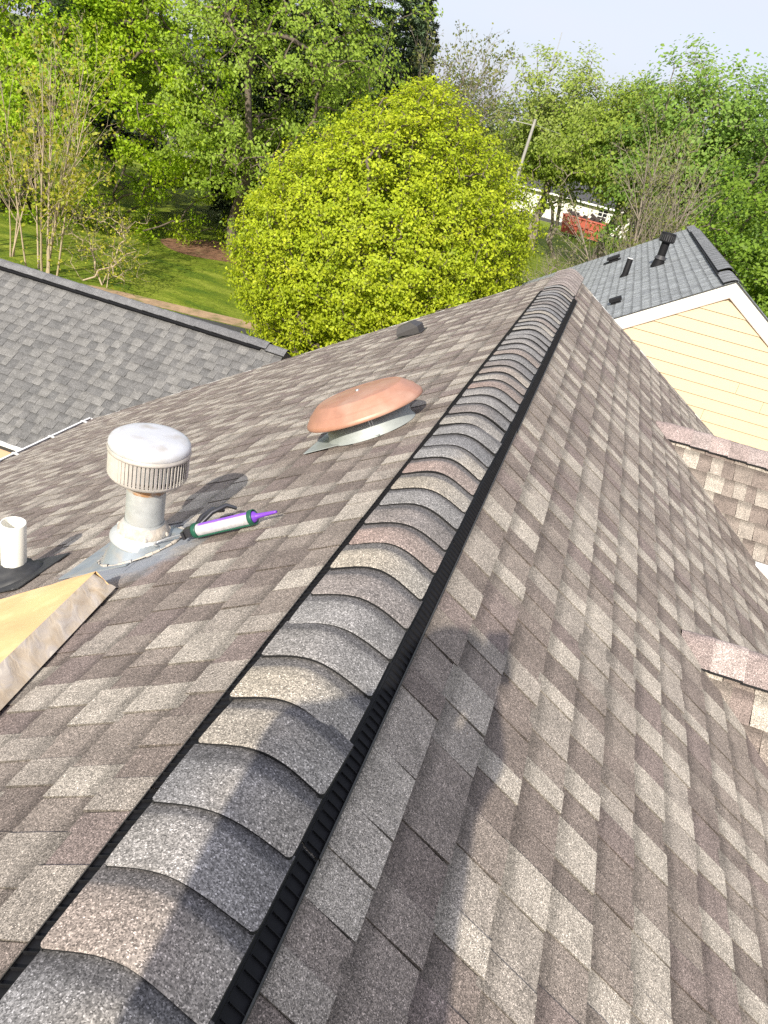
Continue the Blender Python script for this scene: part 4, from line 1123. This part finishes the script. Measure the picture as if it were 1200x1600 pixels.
# ------------------------------------------------------------------ garage, red bin, pole, mast, wires
gar = empty('white_garage', (-6.2, 83, G), 'long white garage with dark roof and small dark window far beyond the round tree', 'garage')
gar.rotation_euler = (0, 0, math.radians(-6))
M_GWALL = simple('weathered_white_wall', (.68, .66, .60), .7, var=.12, scale=1.5, stain=((.42, .40, .36), .6, .8, .8))
M_GROOF = simple('dark_far_roof', (.06, .06, .065), .85, var=.2, scale=2)
M_GLASS = simple('dark_window', (.02, .022, .025), .15, var=.1)
b = MB(); b.box((1.5, 3, 1.35), (13, 6, 2.7)); b.build('wall', M_GWALL, gar)
b = MB(); vs = [(-5.4, -.45, 2.66), (8.4, -.45, 2.66), (8.4, 6.4, 2.66), (-5.4, 6.4, 2.66), (-5.4, 3, 4.3), (8.4, 3, 4.3)]
b.add(vs, [(0, 1, 5, 4), (2, 3, 4, 5), (1, 2, 5), (3, 0, 4), (0, 3, 2, 1)]); b.build('roof', M_GROOF, gar)
b = MB(); b.box((1.5, -.47, 2.62), (13.8, .06, .16)); b.build('gutter', M_WHITE, gar)
for wx in (-1.0, 4.6):
    b = MB(); b.box((wx, -.012, 1.75), (.86, .03, 1.15)); w = b.build('window', M_GLASS, gar)
    b = MB(); b.box((wx, -.04, 1.75), (.06, .03, 1.15)); b.box((wx, -.04, 1.75), (.86, .03, .06)); b.box((wx, -.04, 2.1), (.86, .03, .04)); b.box((wx, -.04, 1.4), (.86, .03, .04)); b.build('muntin', M_WHITE, w)
b = MB(); b.box((1.5, -.02, .18), (13.05, .03, .30)); b.build('plinth', M_GROOF, gar)

M_RED = simple('faded_red_paint', (.42, .10, .06), .6, var=.25, scale=3, stain=((.48, .28, .22), .55, .7, 2))
red = empty('red_bin', (-2.7, 75.6, G), 'faded red ribbed bin heaped with dark scrap in front of the white garage', 'bin')
red.rotation_euler = (0, 0, math.radians(-8))
b = MB()
b.add([(-1.75, -.85, .25), (1.75, -.85, .25), (1.75, .85, .25), (-1.75, .85, .25), (-1.95, -1.0, 1.75), (1.95, -1.0, 1.75), (1.95, 1.0, 1.75), (-1.95, 1.0, 1.75)],
      [(0, 1, 5, 4), (1, 2, 6, 5), (2, 3, 7, 6), (3, 0, 4, 7), (0, 3, 2, 1)]); b.build('tub', M_RED, red)
for k in range(8):
    b = MB(); b.box((-1.65 + k * .47, -.98, 1.0), (.09, .12, 1.5), rot=Matrix.Rotation(.1, 3, 'X')); b.build('rib', M_RED, red)
b = MB(); b.box((0, -1.03, 1.72), (3.95, .12, .12)); b.box((0, 1.0, 1.72), (3.95, .12, .12)); b.box((0, -.98, 1.05), (3.8, .08, .08)); b.build('rim', M_RED, red)
b = MB(); rs = np.random.default_rng(8)
for k in range(34):
    b.box((rs.uniform(-1.6, 1.6), rs.uniform(-.7, .7), 1.7 + rs.uniform(-.2, .35)), (rs.uniform(.2, 1.0), rs.uniform(.06, .3), rs.uniform(.06, .3)), rot=Matrix.Rotation(rs.uniform(-1, 1), 3, 'Y') @ Matrix.Rotation(rs.uniform(0, 6), 3, 'Z'))
sc = b.build('scrap_heap', simple('dark_scrap', (.06, .045, .04), .8, var=.5, scale=2)); meta(sc, 'dark scrap heaped on top of the faded red bin', 'scrap', kind='stuff'); sc.matrix_basis = Matrix.Translation((-2.7, 75.6, G)) @ Matrix.Rotation(math.radians(-8), 4, 'Z')

M_POLE = simple('pale_wood_pole', (.34, .33, .31), .85, var=.2, scale=3)
pole = empty('utility_pole', (-6.95, 54.0, G), 'pale leaning utility pole with a thin crossarm left of the airy tree', 'pole')
b = MB(); b.tube([(0, 0, 0), (.1, 0, 5), (.25, 0, 8.1)], [.12, .105, .09], 10); b.build('shaft', M_POLE, pole)
b = MB(); b.box((-.6, 0, 7.75), (1.5, .04, .04)); b.build('crossarm', M_POLE, pole)
M_MAST = simple('galvanized_mast', (.40, .41, .43), .5, metal=.3, var=.05)
mast = empty('lattice_mast', (-18.6, 149, G), 'slender gray lattice radio mast standing against the sky', 'mast')
b = MB(); hm = 22.6
legs = [(.75, 0), (-.37, .64), (-.37, -.64)]
for lx, ly in legs: b.tube([(lx, ly, 0), (lx * .45, ly * .45, hm - 3)], .085, 5)
for k in range(24):
    z = hm - 3 - k * .7; s_ = 1 - .55 * z / (hm - 3); s2 = 1 - .55 * (z - .7) / (hm - 3)
    for i in range(3):
        a_, c_ = legs[i], legs[(i + 1) % 3]; b.tube([(a_[0] * s_, a_[1] * s_, z), (c_[0] * s2, c_[1] * s2, z - .7)], .045, 4, cap=False)
b.build('lattice', M_MAST, mast)
b = MB(); b.tube([(0, 0, hm - 3.1), (0, 0, hm)], .07, 5); b.build('antenna', M_MAST, mast)
M_WIRE = simple('wire', (.25, .25, .26), .5)
def wire(p, q, sag, label):
    b = MB(); p = Vector(p); q = Vector(q)
    b.tube([p.lerp(q, t) - Vector((0, 0, sag * 4 * t * (1 - t))) for t in np.linspace(0, 1, 17)], .014, 4)
    o = b.build('power_line', M_WIRE); meta(o, label, 'wire', 'power lines'); return o
wire((-22, 60, 4.0), (-6.7, 54, 1.75), .4, 'upper thin power line running left from the utility pole')
wire((-6.7, 54, 1.6), (30, 36, 1.5), .9, 'thin power line running right from the utility pole behind the bare tree')

# pale house glimpsed through the trees at the upper left
ph = empty('pale_house', (-36, 62, G), 'pale house wall glimpsed through leaves at the upper left', 'house')
b = MB(); b.box((0, 0, 2.8), (12, 7, 5.6)); b.build('wall', simple('pale_stucco', (.62, .56, .48), .8, var=.05), ph)
b = MB(); b.add([(-6.4, -3.9, 5.5), (6.4, -3.9, 5.5), (6.4, 3.9, 5.5), (-6.4, 3.9, 5.5), (-6.4, 0, 8), (6.4, 0, 8)], [(0, 1, 5, 4), (2, 3, 4, 5), (1, 2, 5), (3, 0, 4), (0, 3, 2, 1)]); b.build('roof', M_GROOF, ph)
for wx in (-3.5, 0, 3.5):
    b = MB(); b.box((wx, -3.515, 3.4), (1.1, .04, 1.4)); b.build('window', M_GLASS, ph)

# ------------------------------------------------------------------ the person who casts the shadow
def person():
    o = empty('person', (.2, -.6, -.1), 'person crouched on the ridge holding up a phone, whose shadow falls on the right slope', 'person')
    pts, eds, rad = [], [], []
    def add(p, r, par=None):
        pts.append(p); rad.append(r)
        if par is not None: eds.append((par, len(pts) - 1))
        return len(pts) - 1
    pel = add((.27, -.62, .56), (.21, .16)); wai = add((.22, -.58, .76), (.19, .14), pel); che = add((.20, -.53, .95), (.20, .14), wai)
    nb = add((.20, -.47, 1.075), (.15, .11), che); nk = add((.215, -.43, 1.095), .066, nb); hb = add((.22, -.405, 1.155), .084, nk); hc = add((.22, -.39, 1.215), .094, hb); add((.217, -.395, 1.275), .064, hc)
    for sx, sh, el, wr in ((1, (.36, -.48, 1.05), (.37, -.27, .92), (.335, -.115, .975)), (-1, (.02, -.48, 1.05), (.02, -.28, .90), (.255, -.12, .975))):
        a = add(sh, .078, che); b_ = add(el, .068, a); m_ = add(tuple((np.array(el) + np.array(wr)) / 2), .056, b_); c = add(wr, .036, m_)
        P = np.array(wr); tgt = np.array((.304 + .035 * sx, -.03, 1.00)); d = (tgt - P); d /= np.linalg.norm(d)
        pm = add(tuple(P + d * .055), .030, c)
        side = np.array((0, .45, .9)); 
        for f in range(4):
            kn = P + d * .09 + side * (.020 * (f - 1.5)); k1 = add(tuple(kn), .0095, pm)
            k2 = add(tuple(kn + np.array((0.012 * sx, .030, .006)) * (1 - .08 * abs(f - 1.5))), .0085, k1)
            add(tuple(kn + np.array((-.014 * sx, .044, .010))), .0075, k2)
        t1 = add(tuple(P + d * .03 + np.array((-.020 * sx, -.018, .022))), .0115, pm); add(tuple(P + d * .075 + np.array((-.028 * sx, -.020, .032))), .009, t1)
    for hip, kne, ank, toe in (((.40, -.61, .52), (.55, -.29, .22), (.54, -.44, -.26), (.57, -.26, -.31)), ((.10, -.61, .52), (-.09, -.27, .40), (-.13, -.42, -.01), (-.14, -.22, -.04))):
        a = add(hip, .092, pel); b_ = add(kne, .062, a); c = add(ank, .042, b_); add(toe, .034, c)
    me = bpy.data.meshes.new('body'); me.from_pydata(pts, eds, [])
    tmp = bpy.data.objects.new('body_cage', me); COL.objects.link(tmp)
    tmp.modifiers.new('skin', 'SKIN'); sub = tmp.modifiers.new('sub', 'SUBSURF'); sub.levels = 2; sub.render_levels = 2
    if not me.skin_vertices: me.attributes.new('skin', 'FLOAT_VECTOR', 'POINT')
    sv = me.skin_vertices[0].data
    for k, r in enumerate(rad): sv[k].radius = r if isinstance(r, tuple) else (r, r)
    sv[pel].use_root = True
    dg = bpy.context.evaluated_depsgraph_get(); ev = tmp.evaluated_get(dg)
    body = bpy.data.meshes.new_from_object(ev); body.name = 'body'
    bpy.data.objects.remove(tmp)
    skin = simple('skin', (.50, .30, .21), .5, var=.06); shirt = simple('gray_shirt', (.16, .17, .19), .85, var=.1); jeans = simple('blue_jeans', (.06, .08, .13), .85, var=.15); boots = simple('work_boots', (.09, .06, .04), .7, var=.2)
    body.materials.clear()
    for m in (skin, shirt, jeans, boots): body.materials.append(m)
    for p in body.polygons:
        x, y, z = p.center; p.use_smooth = True
        low = z < -.20 if x > .2 else z < .02
        p.material_index = 3 if (low and y > -.55) else 2 if z < .63 else 0 if ((z > 1.09 and y < -.24) or (y > -.22 and z > .72)) else 1
    link('body', body, o, Matrix.Translation((-.2, .6, .1)))
    inv = Matrix.Translation((-.2, .6, .1))
    b = MB(); b.lathe([(.0, .115), (.06, .102), (.096, .056), (.107, .0), (.098, -.045), (.084, -.06)], 20, mat=Matrix.Translation((.22, -.412, 1.22)) @ Matrix.Rotation(.35, 4, 'X') @ Matrix.Diagonal((1, 1.1, 1, 1))); b.build('hair', simple('brown_hair', (.05, .035, .025), .7, var=.3), o, inv)
    b = MB()
    b.lathe([(0, .018), (.010, .010), (.014, 0)], 10, mat=Matrix.Translation((.222, -.302, 1.19)) @ Matrix.Rotation(-1.2, 4, 'X'))
    for s in (-1, 1): b.lathe([(0, .004), (.008, .004), (.018, .0), (.02, -.01)], 12, mat=Matrix.Translation((.22 + s * .088, -.40, 1.20)) @ Matrix.Rotation(s * 1.57, 4, 'Y'))
    b.build('face', skin, o, inv)
    b = MB()
    for s in (-1, 1): b.lathe([(0, .003), (.006, .002), (.009, 0)], 10, mat=Matrix.Translation((.22 + s * .033, -.308, 1.22)) @ Matrix.Rotation(-1.5, 4, 'X'))
    b.build('eyes', M_BLACK, o, inv)
    ph = empty('phone', (0, 0, 0), 'dark slim phone held up in both hands of the crouched person', 'phone')
    ph.matrix_basis = mw @ Matrix.Translation((.018, -.052, .012))
    b = MB(); b.box((0, 0, 0), (.070, .147, .0075)); b.build('case', M_BLACK, ph)
    b = MB(); b.box((0, 0, .0042), (.064, .140, .0008)); b.build('screen', M_GLASS, ph)
person()
